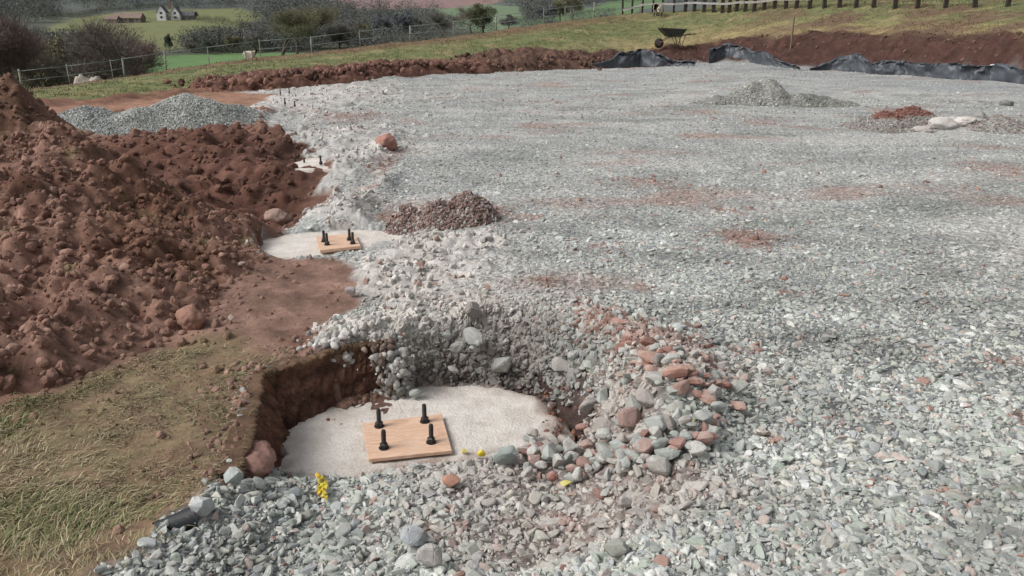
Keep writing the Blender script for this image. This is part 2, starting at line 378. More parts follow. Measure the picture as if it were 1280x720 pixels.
def tag(o, label=None, cat=None, group=None, kind=None):
    for k, v in (('label', label), ('category', cat), ('group', group), ('kind', kind)):
        if v: o[k] = v
    return o
def empty(name, loc, rz=0, **k):
    o = bpy.data.objects.new(name, None); COL.objects.link(o); o.location = loc; o.rotation_euler.z = rz; o.empty_display_size = .1
    return tag(o, **k)
def bm_obj(name, bm, m, parent=None, smooth=False):
    me = bpy.data.meshes.new(name); bm.to_mesh(me); bm.free(); me.materials.append(m)
    if smooth: me.polygons.foreach_set('use_smooth', np.ones(len(me.polygons), bool))
    o = bpy.data.objects.new(name, me); COL.objects.link(o)
    if parent is not None: o.parent = parent
    return o
def box(bm, c, s, rot=None, bev=0):
    r = bmesh.ops.create_cube(bm, size=1); vs = r['verts']
    mt = Matrix.Translation(c) @ (rot.to_4x4() if rot else Matrix.Identity(4)) @ Matrix.Diagonal((*s, 1))
    bmesh.ops.transform(bm, matrix=mt, verts=vs)
    if bev: bmesh.ops.bevel(bm, geom=list({e for v in vs for e in v.link_edges}), offset=bev, segments=2, affect='EDGES')
def tube(bm, p, q, r0, r1=None, n=10):
    p, q = Vector(p), Vector(q); d = q-p; r1 = r0 if r1 is None else r1
    r = bmesh.ops.create_cone(bm, cap_ends=True, segments=n, radius1=r0, radius2=r1, depth=d.length)
    bmesh.ops.transform(bm, matrix=Matrix.Translation((p+q)/2) @ d.to_track_quat('Z', 'Y').to_matrix().to_4x4(), verts=r['verts'])
def grid_faces(ny, nx):
    i = np.arange(ny*nx).reshape(ny, nx)
    return np.stack([i[:-1, :-1].ravel(), i[:-1, 1:].ravel(), i[1:, 1:].ravel(), i[1:, :-1].ravel()], 1)

# ------------------------------------------------------------------ ground sheet
ys = [0.4]
while ys[-1] < 62: ys.append(ys[-1]+(.06 if ys[-1] < 1.7 else max(.021, .0046*ys[-1])))
ys = np.array(ys)
xp = [0.]
while xp[-1] < 70: xp.append(xp[-1]+max(.022, .022+.022*(xp[-1]-2.6)))
xs = np.concatenate([-np.array(xp[:0:-1]), xp])
X, Y = np.meshgrid(xs, ys); x, y = X.ravel(), Y.ravel()
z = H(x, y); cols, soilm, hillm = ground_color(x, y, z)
_, Ysn = landform(x, y); bankm = sstep(-.6, .3, y-Ysn[1])*(y > 12)
grav = (1-soilm)*(1-hillm)*(1-bankm)
floorm = ((z < -.04) & (polysd(x, y, floorP) > 0) & (x < -.72) & (y > 3.35))
wmask = white_mask(x, y); grav *= 1-.8*wmask; grav *= sstep(-.01, .03, polysd(x, y, wallP))*np.clip(1-blobz(x, y, 695, 508, 34, 24, -.2), 0, 1)
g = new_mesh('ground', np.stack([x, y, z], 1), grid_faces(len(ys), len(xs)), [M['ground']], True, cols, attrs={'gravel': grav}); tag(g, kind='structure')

# ------------------------------------------------------------------ mounds (own things)
def mound(name, x0, x1, y0, y1, res, fh, fcol, m, label, cat, grav=0., group=None):
    xs = np.arange(x0, x1, res); ys = np.arange(y0, y1, res*1.1); X, Y = np.meshgrid(xs, ys); x, y = X.ravel(), Y.ravel()
    base = H(x, y, False); h = fh(x, y); z = base+h
    f = grid_faces(len(ys), len(xs)); keep = (h[f] > -.045).any(1); f = f[keep]
    used = np.unique(f); idx = np.full(len(x), -1); idx[used] = np.arange(len(used)); f = idx[f]
    x, y, z, h = x[used], y[used], z[used], h[used]
    o = new_mesh(name, np.stack([x, y, z], 1), f, [m], True, np.clip(fcol(x, y, h), .01, .9), attrs={'gravel': np.full(len(x), grav)})
    return tag(o, label, cat, group)
def heap_h(x, y):
    wx = x+.16*fbm(x*1.4, y*1.4, 71, 3); wy = y+.16*fbm(x*1.4, y*1.4, 72, 3)
    db = -polysd(wx, wy, heapBase); dc, hc = linedist(wx, wy, heapCrest)
    t = np.clip(db/(np.maximum(db, 0)+dc+1e-6), -1, 1); h = hc*np.where(t > 0, t**.85, 0)
    e = sstep(0, .35, db)
    h = h+.20*np.exp(-(((x+4.55)/.42)**2+((y-6.9)/.4)**2))
    h = h+e*(.20*fbm(x*1.6, y*1.6, 73, 3)+.17*lumps(x+.1*vnoise(x*6,y*6,2), y, .38, 74)+.11*lumps(x+.05*vnoise(x*9,y*9,3), y+.05*vnoise(x*9,y*9,4), .16, 75)+.07*np.abs(fbm(x*5, y*5, 78, 4))+.05*lumps(x, y, .075, 76)+.02*lumps(x, y, .035, 77)-.12)
    return np.where(db > 0, h-.03*(1-sstep(0,.08,db)), -.1)
def soil_col(x, y, h, a=(.245,.155,.124), b=(.14,.078,.058), c=(.36,.25,.205)):
    n = fbm(x*1.3, y*1.3, 81, 4); n2 = fbm(x*9, y*9, 82, 4)
    r = np.tile(np.array(a), (len(x), 1)); r = lerp3(r, sstep(.05,-.4, n), b); r = lerp3(r, sstep(.0,.6, n2), c)
    cr_ = lumps(x, y, .16, 75)*.5+lumps(x, y, .075, 76)*.5
    return r*(1+.2*n2[:, None])*(.55+1.0*np.clip(cr_, 0, .62))[:, None]  # shade in the gaps between clods painted into the colour
def heap_col(x, y, h):
    r = soil_col(x, y, h)*np.array((.84,.76,.72))
    dc, hc = linedist(x, y, heapCrest)
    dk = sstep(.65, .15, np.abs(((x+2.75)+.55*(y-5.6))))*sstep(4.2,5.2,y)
    r = lerp3(r, dk*.6, (.15,.078,.05))  # shaded side of the heap painted as a darker diagonal band
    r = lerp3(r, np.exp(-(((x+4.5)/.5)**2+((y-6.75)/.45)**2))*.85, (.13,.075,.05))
    r = lerp3(r, sstep(.25,.5, fbm(x*3,y*3,84,4))*.5, (.17,.15,.07))
    return r
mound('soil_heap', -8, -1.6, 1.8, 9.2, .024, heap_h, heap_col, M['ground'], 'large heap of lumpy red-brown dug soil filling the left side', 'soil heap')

def bump_fn(lobes, noise, base=0.0):
    """lobes: world (x,y,rx,ry,h,rot)"""
    def f(x, y):
        h = np.full(len(x), -.06); xx = x+noise*1.2*fbm(x*2, y*2, 91, 3); yy = y+noise*1.2*fbm(x*2, y*2, 92, 3)
        for (cx, cy, rx, ry, hh, a) in lobes:
            u = (xx-cx)*math.cos(a)+(yy-cy)*math.sin(a); v = -(xx-cx)*math.sin(a)+(yy-cy)*math.cos(a)
            q = np.sqrt((u/rx)**2+(v/ry)**2); h = np.maximum(h, (hh+.06)*np.clip(1-q, 0, 1)**.8*np.where(q<1,1,0)-.06+hh*.25*sstep(1,0,q))
        e = sstep(-.03, .12, h)
        return h+e*(noise*lumps(x, y, .22, 93)+noise*.6*lumps(x, y, .09, 94)-noise*.4)
    return f
def place_mound(name, lob_px, res, noise, fcol, label, cat, grav=0.):
    lobes = []
    for (px, py, rx, ry, h, a) in lob_px:
        c = gp(px, py); D = depth(*c); lobes.append((c[0], c[1], rx*D/FOC, ry, h, a))
    x0 = min(l[0]-max(l[2], l[3]) for l in lobes)-.3; x1 = max(l[0]+max(l[2], l[3]) for l in lobes)+.3
    y0 = min(l[1]-max(l[3], l[2] if l[5] else 0) for l in lobes)-.3; y1 = max(l[1]+max(l[3], l[2] if l[5] else 0) for l in lobes)+.3
    o = mound(name, x0, x1, y0, y1, res, bump_fn(lobes, noise), fcol, M['ground'], label, cat, grav)
    return lobes
def gcol(a, b):
    def f(x, y, h):
        n = fbm(x*1.2, y*1.2, 95, 4)
        return lerp3(np.tile(np.array(a), (len(x), 1)), sstep(-.3,.4,n), b)*(1+.2*fbm(x*10,y*10,96,3)[:, None])
    return f
def heapcol(x, y, h):
    r = gcol((.25,.26,.245),(.42,.43,.40))(x, y, h)
    c = gp(110, 160); return lerp3(r, np.exp(-(((x-c[0])/1.1)**2+((y-c[1])/1.2)**2))*.6, (.22,.235,.24))
GH = place_mound('gravel_heap', [(112,163,84,1.2,.34,0),(236,158,98,1.5,.48,0),(180,163,90,1.2,.32,0)], .035, .03, heapcol, 'long low heap of loose blue-grey gravel beyond the red soil', 'gravel heap', 1.)
RM = place_mound('rubble_heap', [(510,279,40,.34,.12,0),(585,274,46,.42,.20,0),(550,278,70,.36,.14,0)], .022, .05, gcol((.13,.08,.068),(.22,.15,.13)), 'low mound of reddish stony rubble behind the wooden template', 'rubble heap', .5)
GM = place_mound('gravel_mound', [(938,128,34,.9,.36,0),(960,128,34,1.0,.42,0),(1005,131,80,.6,.16,0),(900,129,50,.5,.12,0)], .05, .09, gcol((.17,.175,.155),(.27,.27,.245)), 'small conical grey gravel mound on the far pad', 'gravel heap', 1.)
RD = place_mound('rubble_heap', [(1105,160,60,.8,.22,0),(1136,157,46,.5,.27,0),(1255,164,60,.6,.12,0)], .04, .05, lambda x, y, h: lerp3(gcol((.22,.205,.19),(.30,.28,.26))(x,y,h), sstep(.17,.24,h)*.9, (.17,.07,.052)), 'grey rubble mound capped with red soil at the right', 'rubble heap', .7)
# soil ridges at the back
def ridge(name, pts, w, h, res, noise, fcol, label):
    P = []
    for (px, py, hh) in pts:
        c = gp(px, py); P.append((c[0], c[1], hh))
    def fh(x, y):
        d, hv = linedist(x+.5*fbm(x*.7,y*.7,97,3), y+.3*fbm(x*.7,y*.7,98,3), P)
        k = np.clip(1-(d/w)**2, 0, 1); hh = h*hv*k-.06*(k <= 0)-.02*(1-k)
        return hh+(k > .02)*(noise*(lumps(x, y, .5, 99)+.6*lumps(x, y, .22, 100))-noise*.5)*np.sqrt(k)
    xs = [p[0] for p in P]; yy = [p[1] for p in P]
    mound(name, min(xs)-w-.5, max(xs)+w+.5, min(yy)-w-.5, max(yy)+w+.5, res, fh, fcol, M['ground'], label, 'soil ridge')
    return P
R1 = ridge('soil_ridge', [(270,113,.7),(340,109,1),(430,101,.9),(500,97,1),(590,90,.9)], 1.0, .38, .07, .22, lambda x,y,h: soil_col(x,y,h,(.15,.078,.058),(.09,.045,.034),(.22,.125,.098)), 'long ridge of red-brown soil along the left back edge of the pad')
R2 = ridge('soil_ridge', [(590,88,.7),(640,86,1),(690,83,1.1),(722,83,.5)], 1.1, .45, .07, .3, lambda x,y,h: soil_col(x,y,h,(.12,.07,.052),(.075,.044,.033),(.18,.115,.09)), 'dark cloddy soil ridge with turf lumps left of the black liner')

# ------------------------------------------------------------------ rock variants
def hull_rock(seed, n=16, flat=.7, rough=0.0, bev=.10, sub=0):
    r = random.Random(seed); bm = bmesh.new()
    ax, ay = r.uniform(.75, 1.15), r.uniform(.6, .9)
    for i in range(n):
        v = Vector((r.gauss(0,1), r.gauss(0,1), r.gauss(0,1))).normalized()*r.uniform(.85, 1.0)
        bm.verts.new((v.x*ax, v.y*ay, v.z*flat))
    bmesh.ops.convex_hull(bm, input=bm.verts)
    bmesh.ops.delete(bm, geom=[v for v in bm.verts if not v.link_faces], context='VERTS')
    bmesh.ops.dissolve_limit(bm, angle_limit=.2, verts=bm.verts, edges=bm.edges)
    if bev: bmesh.ops.bevel(bm, geom=list(bm.edges), offset=bev, segments=1 if not sub else 2, affect='EDGES', clamp_overlap=True)
    bmesh.ops.triangulate(bm, faces=bm.faces)
    if sub: bmesh.ops.subdivide_edges(bm, edges=bm.edges, cuts=sub, smooth=.12)
    if rough:
        import mathutils
        for v in bm.verts: v.co += v.co.normalized()*rough*mathutils.noise.fractal(v.co*2.2+Vector((seed*3.1,0,0)), 1, 2, 4)
    vs = np.array([v.co[:] for v in bm.verts]); fs = [[v.index for v in f.verts] for f in bm.faces]
    bm.verts.index_update(); fs = [[v.index for v in f.verts] for f in bm.faces]; bm.free()
    return vs, fs
def ball_rock(seed, sub=2, rough=.22, flat=.8):
    import mathutils
    bm = bmesh.new(); bmesh.ops.create_icosphere(bm, subdivisions=sub, radius=1); r = random.Random(seed); off = Vector((seed*3.7, 1.3, 2.1))
    st = Vector((r.uniform(.85,1.2), r.uniform(.7,1), flat))
    for v in bm.verts:
        d = v.co.normalized(); k = 1+rough*(mathutils.noise.noise(d*1.1+off)*1.0+mathutils.noise.noise(d*3+off)*.45+mathutils.noise.noise(d*7+off)*.4+mathutils.noise.noise(d*15+off)*.22)
        v.co = Vector((d.x*k*st.x, d.y*k*st.y, d.z*k*st.z))
    bm.verts.index_update(); vs = np.array([v.co[:] for v in bm.verts]); fs = [[v.index for v in f.verts] for f in bm.faces]; bm.free(); return vs, fs
rocks = [hull_rock(i, 9+i % 6, .68+.06*(i % 5), 0, .17) for i in range(12)]
clods = [ball_rock(50+i, 2, .32, .75) for i in range(8)]

def scatter(name, variants, P, R, S, C, m, smooth_angle=True):
    """one stuff object: its own mesh carries the stone shapes and the points they are set on"""
    V, F, K = [], [], []; off = 0
    for k, (vs, fs) in enumerate(variants):
        V.append(vs); F += [[i+off for i in f] for f in fs]; K += [k]*len(vs); off += len(vs)
    nv = off; V = np.concatenate(V+[P]); n = len(P)
    me = bpy.data.meshes.new(name); me.from_pydata(V.tolist(), [], F); me.materials.append(m)
    def att(nm, t, arr, key):
        a = me.attributes.new(nm, t, 'POINT'); a.data.foreach_set(key, np.ascontiguousarray(arr).ravel())
    att('vk', 'INT', np.concatenate([np.array(K), -1-rng.integers(0, len(variants), n)]).astype(np.int32), 'value')
    z3 = np.zeros((nv, 3))
    att('rotv', 'FLOAT_VECTOR', np.concatenate([z3, R]).astype(np.float32), 'vector')
    att('sclv', 'FLOAT_VECTOR', np.concatenate([z3, S]).astype(np.float32), 'vector')
    att('col', 'FLOAT_VECTOR', np.concatenate([z3, C]).astype(np.float32), 'vector')
    o = bpy.data.objects.new(name, me); COL.objects.link(o)
    ng = bpy.data.node_groups.new(name, 'GeometryNodeTree'); L = ng.links
    ng.interface.new_socket('Geometry', in_out='INPUT', socket_type='NodeSocketGeometry'); ng.interface.new_socket('Geometry', in_out='OUTPUT', socket_type='NodeSocketGeometry')
    gi = ng.nodes.new('NodeGroupInput'); go = ng.nodes.new('NodeGroupOutput'); jn = ng.nodes.new('GeometryNodeJoinGeometry')
    def attr(nm, t):
        a = ng.nodes.new('GeometryNodeInputNamedAttribute'); a.data_type = t; a.inputs[0].default_value = nm; return a.outputs['Attribute']
    vk = attr('vk', 'INT'); ro = attr('rotv', 'FLOAT_VECTOR'); sc = attr('sclv', 'FLOAT_VECTOR')
    def sel(val):
        c = ng.nodes.new('FunctionNodeCompare'); c.data_type = 'INT'; c.operation = 'EQUAL'; L.new(vk, c.inputs[2]); c.inputs[3].default_value = val; return c.outputs[0]
    for k in range(len(variants)):
        a = ng.nodes.new('GeometryNodeSeparateGeometry'); a.domain = 'POINT'; L.new(gi.outputs[0], a.inputs[0]); L.new(sel(k), a.inputs[1])
        b = ng.nodes.new('GeometryNodeSeparateGeometry'); b.domain = 'POINT'; L.new(gi.outputs[0], b.inputs[0]); L.new(sel(-1-k), b.inputs[1])
        mp = ng.nodes.new('GeometryNodeMeshToPoints'); L.new(b.outputs[0], mp.inputs[0])
        ip = ng.nodes.new('GeometryNodeInstanceOnPoints'); L.new(mp.outputs[0], ip.inputs['Points']); L.new(a.outputs[0], ip.inputs['Instance'])
        L.new(ro, ip.inputs['Rotation']); L.new(sc, ip.inputs['Scale']); L.new(ip.outputs[0], jn.inputs[0])
    L.new(jn.outputs[0], go.inputs[0])
    md = o.modifiers.new('scatter', 'NODES'); md.node_group = ng
    return tag(o, kind='stuff')

# ------------------------------------------------------------------ gravel
def sample_wedge(n, y0, y1, pw=1.0, margin=.12):
    t = rng.random(n)**pw; y = y0+(y1-y0)*t; w = y*(.70+margin)+.6
    return (rng.random(n)*2-1)*w, y, w
def is_gravel(x, y):
    wx, wy = warp(x, y)
    s = polysd(wx, wy, soilP); _, Ys = landform(x, y)
    ok = (s > .0) & (y < Ys[1]+.2)
    ok &= polysd(x, y, floorP) > .015
    ok &= polysd(x, y, pad2P) > .02
    ok &= polysd(x, y, wallP) > .006
    ok &= rng.random(len(x)) > cavity(x, y)*1.1
    return ok
def stone_cols(x, y, n):
    pal = np.array([(.41,.425,.405),(.36,.38,.365),(.465,.47,.45),(.33,.365,.325),(.43,.415,.38),(.42,.34,.31),(.32,.18,.145),(.33,.345,.36),(.52,.52,.49),(.22,.24,.235),(.37,.375,.33)])
    p = np.array([.20,.17,.13,.12,.10,.05,.015,.07,.06,.05,.06]); k = rng.choice(len(pal), n, p=p/p.sum())
    c = pal[k]*(1+.16*rng.standard_normal((n, 1)))
    w = np.zeros(n); w2 = np.zeros(n)
    for b in reds: w = np.maximum(w, b[4]*blob(x, y, *b[:4]))
    w2 = white_mask(x, y)
    w = w+.5*fbm(x*6, y*6, 52, 4)*(w > .1)
    isr = rng.random(n) < np.clip(w*1.1, 0, .92)
    redc = np.array([(.30,.185,.155),(.34,.235,.205),(.25,.135,.11),(.36,.28,.25)])[rng.integers(0, 4, n)]
    c = np.where(isr[:, None], redc, c)
    c = c*mottle(x, y)[:, None]; du, cl, we = tone(x, y)
    c = lerp3(c, du*.6*(1-isr), (.50,.485,.46)); c = lerp3(c, cl*.5, (.37,.29,.26)); c = lerp3(c, we*.35*(1-isr), (.27,.285,.27))
    for b in blues: c = lerp3(c, b[4]*.8*blob(x, y, *b[:4]), (.30,.32,.33))
    c = lerp3(c, np.clip(w2*.9, 0, .8), (.58,.545,.505))
    c = c*np.array((.995,1.0,.98))
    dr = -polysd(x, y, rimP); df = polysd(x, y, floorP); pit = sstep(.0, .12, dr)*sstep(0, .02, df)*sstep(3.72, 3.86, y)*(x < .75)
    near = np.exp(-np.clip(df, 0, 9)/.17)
    c = c*(1-pit*(.30+.42*near))[:, None]  # stones dimmed towards the pit floor, depth shade painted into their tint
    return np.clip(c, .03, .65), isr
def stones(n, y0, y1, rlo, rhi, emb=.3, flt=None, tilt=.16, pw=2.4, flat=(.45, .8), log=True):
    y = y0*(y1/y0)**rng.random(n) if log else y0+(y1-y0)*rng.random(n); w = y*.82+.6; x = (rng.random(n)*2-1)*w
    ok = is_gravel(x, y)
    if flt is not None: ok &= flt(x, y)
    x, y = x[ok], y[ok]; m = len(x)
    lo = np.maximum(rlo, .0017*y); r = lo+(np.maximum(rhi, lo*1.5)-lo)*rng.random(m)**pw
    S = np.stack([r*rng.uniform(.8, 1.35, m), r*rng.uniform(.7, 1.1, m), r*rng.uniform(*flat, m)], 1)
    z = H(x, y)+S[:, 2]*.6*(.5-emb)
    R = np.stack([rng.normal(0, tilt, m), rng.normal(0, tilt, m), rng.random(m)*6.283], 1)
    c, isr = stone_cols(x, y, m)
    return np.stack([x, y, z], 1), R, S, c, isr
def fines(x, y):
    """share of stones standing proud: few where paste or dust has filled the surface"""
    du, cl, we = tone(x, y)
    k = (1-.95*white_mask(x, y))*(1-.45*sstep(3.8, 7, y)-.25*sstep(7, 14, y)); k *= 1-.6*du*sstep(3.5, 6, y); k *= 1-.5*cl
    k *= np.clip(1-blobz(x, y, 695, 508, 30, 20, -.2), .1, 1)
    return rng.random(len(x)) < k
sets = []
sets.append(stones(90000, 1.6, 36, .010, .042, .42, fines))
sets.append(stones(120000, 1.6, 20, .006, .022, .25, fines, .3, 1.6))
sets.append(stones(5200, 1.6, 12, .026, .056, .46, fines, .16, 2.2, (.4, .65)))
# coarser stones in the front and round the excavation
frontf = lambda x, y: (rng.random(len(x)) < np.exp(-((x+.2)/1.3)**2-((y-2.7)/.8)**2))
sets.append(stones(9000, 1.7, 4, .014, .052, .2, frontf, .35, 2.6, (.6,.9), False))
rub = lambda x, y: (polysd(x, y, floorP) > .0) & (rng.random(len(x)) < np.clip(sum(blob(x, y, *b) for b in [(640,410,110,26),(740,440,90,50),(830,480,90,50),(790,560,90,36),(540,440,60,40),(700,500,60,40)]), 0, 1))
rfl = lambda x, y: rub(x, y) & (rng.random(len(x)) < 1-.75*blobz(x, y, 770, 580, 110, 24, -.05)) & (rng.random(len(x)) < np.clip(1.1-blobz(x, y, 695, 508, 30, 20, -.2), .1, 1))
sets.append(stones(52000, 3.2, 5.6, .010, .046, .0, rfl, .9, 2.2, (.6,.95), False))
def wallstones(n, x0, x1, y0, y1, rlo, rhi, pw=2.0):
    x = rng.uniform(x0, x1, n); y = rng.uniform(y0, y1, n); df = polysd(x, y, floorP); dr = -polysd(x, y, rimP); t = dr/(dr+np.maximum(df, 0)+1e-6)
    ok = (df > .01) & (dr > -.06) & (polysd(x, y, wallP) > np.where(x > -.86, -.03, .045)) & (rng.random(n) < np.clip(1.1-cavity(x, y)*1.15, .03, 1)); x, y = x[ok], y[ok]; m = len(x)
    r = rlo+(rhi-rlo)*rng.random(m)**pw; S = r[:, None]*rng.uniform((.8,.7,.6), (1.25,1.1,.95), (m, 3)); c, isr = stone_cols(x, y, m)
    return np.stack([x, y, H(x, y)-.003+rng.random(m)*.012], 1), rng.random((m, 3))*6.28, S, c*.95, isr
sets.append(wallstones(30000, -.85, .75, 3.85, 5.0, .007, .045, 2.6))
sets.append(wallstones(6000, -.82, -.3, 4.15, 4.75, .006, .03))
def pastelumps(n):
    y = 3.9*(30/3.9)**rng.random(n); x = (rng.random(n)*2-1)*(y*.4+.5)-.15*y; ok = is_gravel(x, y); x, y = x[ok], y[ok]; wm = white_mask(x, y)
    ok = rng.random(len(x)) < wm*sstep(-.25, .25, fbm(x*2.1, y*2.1, 191, 3)); x, y = x[ok], y[ok]; m = len(x)
    r = .008+(.04+.0012*y)*rng.random(m)**2.6; S = r[:, None]*rng.uniform((.8,.8,.6), (1.25,1.1,.9), (m, 3))
    c = np.array([(.55,.52,.48),(.48,.455,.42),(.42,.40,.37),(.60,.57,.53),(.33,.22,.18)])[rng.choice(5, m, p=[.35,.25,.2,.12,.08])]*(1+.08*rng.standard_normal((m, 1)))
    return np.stack([x, y, H(x, y)+S[:, 2]*.2], 1), rng.random((m, 3))*6.28, S, c, np.zeros(m, bool)
sets.append(pastelumps(60000))
P, R, S, C = [np.concatenate([s[i] for s in sets]) for i in range(4)]; ISR = np.concatenate([s[4] for s in sets])
# keep the boundary with the concrete clean
dd = depth(P[:, 0], P[:, 1], P[:, 2]); px = PXC+FOC*P[:, 0]/dd; py_ = PYC-FOC*((P[:, 1])*SP*1+(P[:, 2]-CAMH)*CP)/dd
vis = (px > -5) & (px < 1285) & (py_ < 722)
size = np.where(vis, S.max(1)/dd, 0); order = np.argsort(-size); big = order[:40]; rest = np.ones(len(P), bool); rest[big] = False
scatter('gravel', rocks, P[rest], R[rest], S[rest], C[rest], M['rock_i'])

# individual stones
finer = [hull_rock(200+i, 13+i % 8, .62+.05*(i % 6), .07, .09, 1) for i in range(10)]
rock_me = []
for i, (v, f) in enumerate(finer):
    me = bpy.data.meshes.new('stone'); me.from_pydata(v.tolist(), [], f); me.materials.append(M['rock_o'])
    me.polygons.foreach_set('use_smooth', np.zeros(len(me.polygons), bool)); rock_me.append(me)
def stone(loc, rot, scl, col, label, cat='stone', group=None, me=None, name='stone'):
    o = bpy.data.objects.new(name, me or random.choice(rock_me)); COL.objects.link(o)
    o.location = loc; o.rotation_euler = rot; o.scale = scl; o.color = (*col, 1)
    return tag(o, label, cat, group)
for i in big:
    if ISR[i] : lb, gr = 'reddish stone lying among the grey gravel near the excavation', 'reddish stones in the foreground gravel'
    else: lb, gr = 'grey crushed stone lying in the coarse foreground gravel', 'grey stones in the foreground gravel'
    stone(P[i], R[i], S[i], C[i], lb, 'stone', gr)
YEL = (.72,.56,.03)
LATE = []
# (px, py, width px, height/width, colour, label)
special = [
 (602,572,16,.7,YEL,'bright yellow painted pebble beside the wooden template'),
 (581,569,12,.7,(.50,.46,.10),'small dull yellow pebble against the right corner of the wooden template'),
 (708,610,16,.5,(.62,.56,.16),'pale yellow painted pebble under the row of loose stones'),
 (864,536,15,.9,(.50,.42,.16),'yellowish stone with paint beside the two upright grey stones'),
 (634,575,40,.6,(.33,.37,.35),'blocky grey-green stone next to the yellow pebble'),
 (564,606,26,.6,(.42,.22,.16),'flat orange-red stone in the gravel below the template'),
 (691,602,24,.8,(.34,.17,.14),'dark red stone left of the pale yellow pebble'),
 (818,537,32,.9,(.36,.37,.355),'pale grey angular stone on top of the loose row'),
 (786,529,38,.8,(.30,.20,.175),'round reddish-brown stone at the top of the loose row'),
 (883,531,22,1.1,(.35,.34,.30),'upright tan-grey stone at the right end of the loose row'),
 (822,588,52,.5,(.41,.39,.365),'long pale stone leaning down the front of the loose row'),
 (776,592,20,1.2,(.40,.38,.35),'narrow upright pale stone in front of the loose row'),
 (923,491,30,.7,(.38,.39,.355),'pale green-grey stone at the outer tip of the rubble mound'),
 (892,496,26,.7,(.40,.39,.37),'rounded pale stone just left of the outermost stone of the mound'),
 (846,470,44,.35,(.42,.24,.19),'flat slab of pink-red stone on the rubble mound'),
 (815,452,44,.3,(.40,.24,.19),'long pink slab near the crest of the rubble mound'),
 (520,497,24,.6,(.33,.37,.34),'greenish stone on the back edge of the concrete'),
 (768,692,38,.55,(.30,.31,.27),'large olive-grey stone in the bottom gravel right of centre'),
 (518,676,44,.6,(.34,.36,.38),'large slate-blue stone in the bottom gravel left of centre'),
 (538,702,42,.8,(.40,.375,.36),'big pale slab at the bottom edge below the slate-blue stone'),
 (640,470,44,.5,(.34,.35,.32),'wide grey stone set in the back wall of the excavation'),
 (702,462,40,.6,(.32,.31,.285),'grey boulder set in the right part of the excavation wall'),
 (295,602,34,.7,(.37,.40,.39),'blue-grey boulder at the grass edge below the red boulder'),
 (255,640,38,.7,(.40,.41,.41),'pale grey boulder beside the black pipe end'),
 (440,368,18,.6,(.33,.30,.30),'small grey stone lying on the bare soil edge'),
 (290,402,9,.9,(.42,.33,.28),'tiny pale pebble on the flat soil right of the brown boulder'),
 (302,334,18,.35,(.50,.36,.30),'flat pale pink stone at the foot of the soil heap'),
]
def dropz(px, py):
    z = 0.0
    for _ in range(12):
        a = at(px, py, z) if ray(px,py)[2] < -1 else gp(px,py); z = .5*z+.5*float(H(np.array([a[0]]), np.array([a[1]]))[0])
    return at(px, py, z)
for k, (px_, py2, w, hr, c, lb) in enumerate(special):
    a = dropz(px_, py2+w*hr*.3); D = depth(*a); s = w*D/FOC/2
    stone((a[0], a[1], a[2]+s*hr*.8+.022), (random.uniform(-.2,.2), random.uniform(-.2,.2), random.uniform(-.5,.5) if 'long' not in lb else -.5), (s*1.1, s*.9, s*hr*1.5), c, lb, 'stone', me=rock_me[k % 10])
for k in range(112):
    t = random.random(); px_ = 655+t*240+random.gauss(0, 6); py2 = 578-30*max(0,(t-.5))*2+random.gauss(0, 17); w = random.uniform(15, 38)*(.75 if abs(py2-575) > 20 else 1); hr = random.uniform(.55,.9)
    a = dropz(px_, py2); s = w*depth(*a)/FOC/2; red = random.random() < .22
    c = random.choice([(.31,.165,.135),(.35,.23,.20),(.25,.13,.105)]) if red else random.choice([(.38,.39,.36),(.34,.36,.34),(.44,.43,.40),(.31,.33,.31),(.40,.37,.34)])
    stone((a[0], a[1], a[2]+s*hr*.8+.022), (random.uniform(-.4,.4), random.uniform(-.4,.4), random.uniform(0,6.3)), (s*1.05, s*.9, s*hr), c,
          'dull red rounded stone in the loose row in front of the excavation' if red else 'rounded grey stone in the loose row in front of the excavation', 'stone', 'red stones of the loose row' if red else 'grey stones of the loose row', me=rock_me[k % 10])
for k in range(64):
    t = random.random(); px_ = 765+t*135+random.gauss(0, 9); py2 = 428+t*62+random.gauss(0, 15); w = random.choice((12,15,18,24,32))*random.uniform(.85,1.1); hr = random.uniform(.35,.7)
    a = dropz(px_, py2); s = w*depth(*a)/FOC/2; c = random.choice([(.36,.20,.16),(.30,.155,.125),(.40,.255,.215),(.26,.13,.10),(.42,.27,.22)])
    stone((a[0], a[1], a[2]+s*hr*.5+.018), (random.uniform(-.4,.4), random.uniform(-.4,.4), random.uniform(-.9,.5)), (s*1.15, s*.85, s*hr*1.2), c, 'angular pink-red rock on the right rim of the excavation', 'stone', 'red rocks on the excavation rim', me=rock_me[k % 10])
for k in range(66):
    px_ = random.uniform(555, 850); py2 = 402+(px_-555)*.16+random.gauss(0, 1)*9+random.choice((0, 25, 50, 75)); w = random.choice((14,18,24,32,38))*random.uniform(.85,1.1); hr = random.uniform(.5,.85)
    if px_ < 690 and py2 > 468 or (660 < px_ < 735 and py2 > 470): continue
    a = dropz(px_, py2); s = w*depth(*a)/FOC/2; c = random.choice([(.33,.35,.325),(.38,.385,.36),(.28,.285,.265),(.30,.27,.25),(.35,.37,.33)])
    stone((a[0], a[1]-.01, a[2]+s*hr*.4+.016), (random.uniform(-.6,.6), random.uniform(-.6,.6), random.uniform(0,6)), (s*1.1, s*.9, s*hr*1.15), c, 'blocky grey rock set in the rubble face of the excavation', 'stone', 'grey rocks in the excavation face', me=rock_me[k % 10])
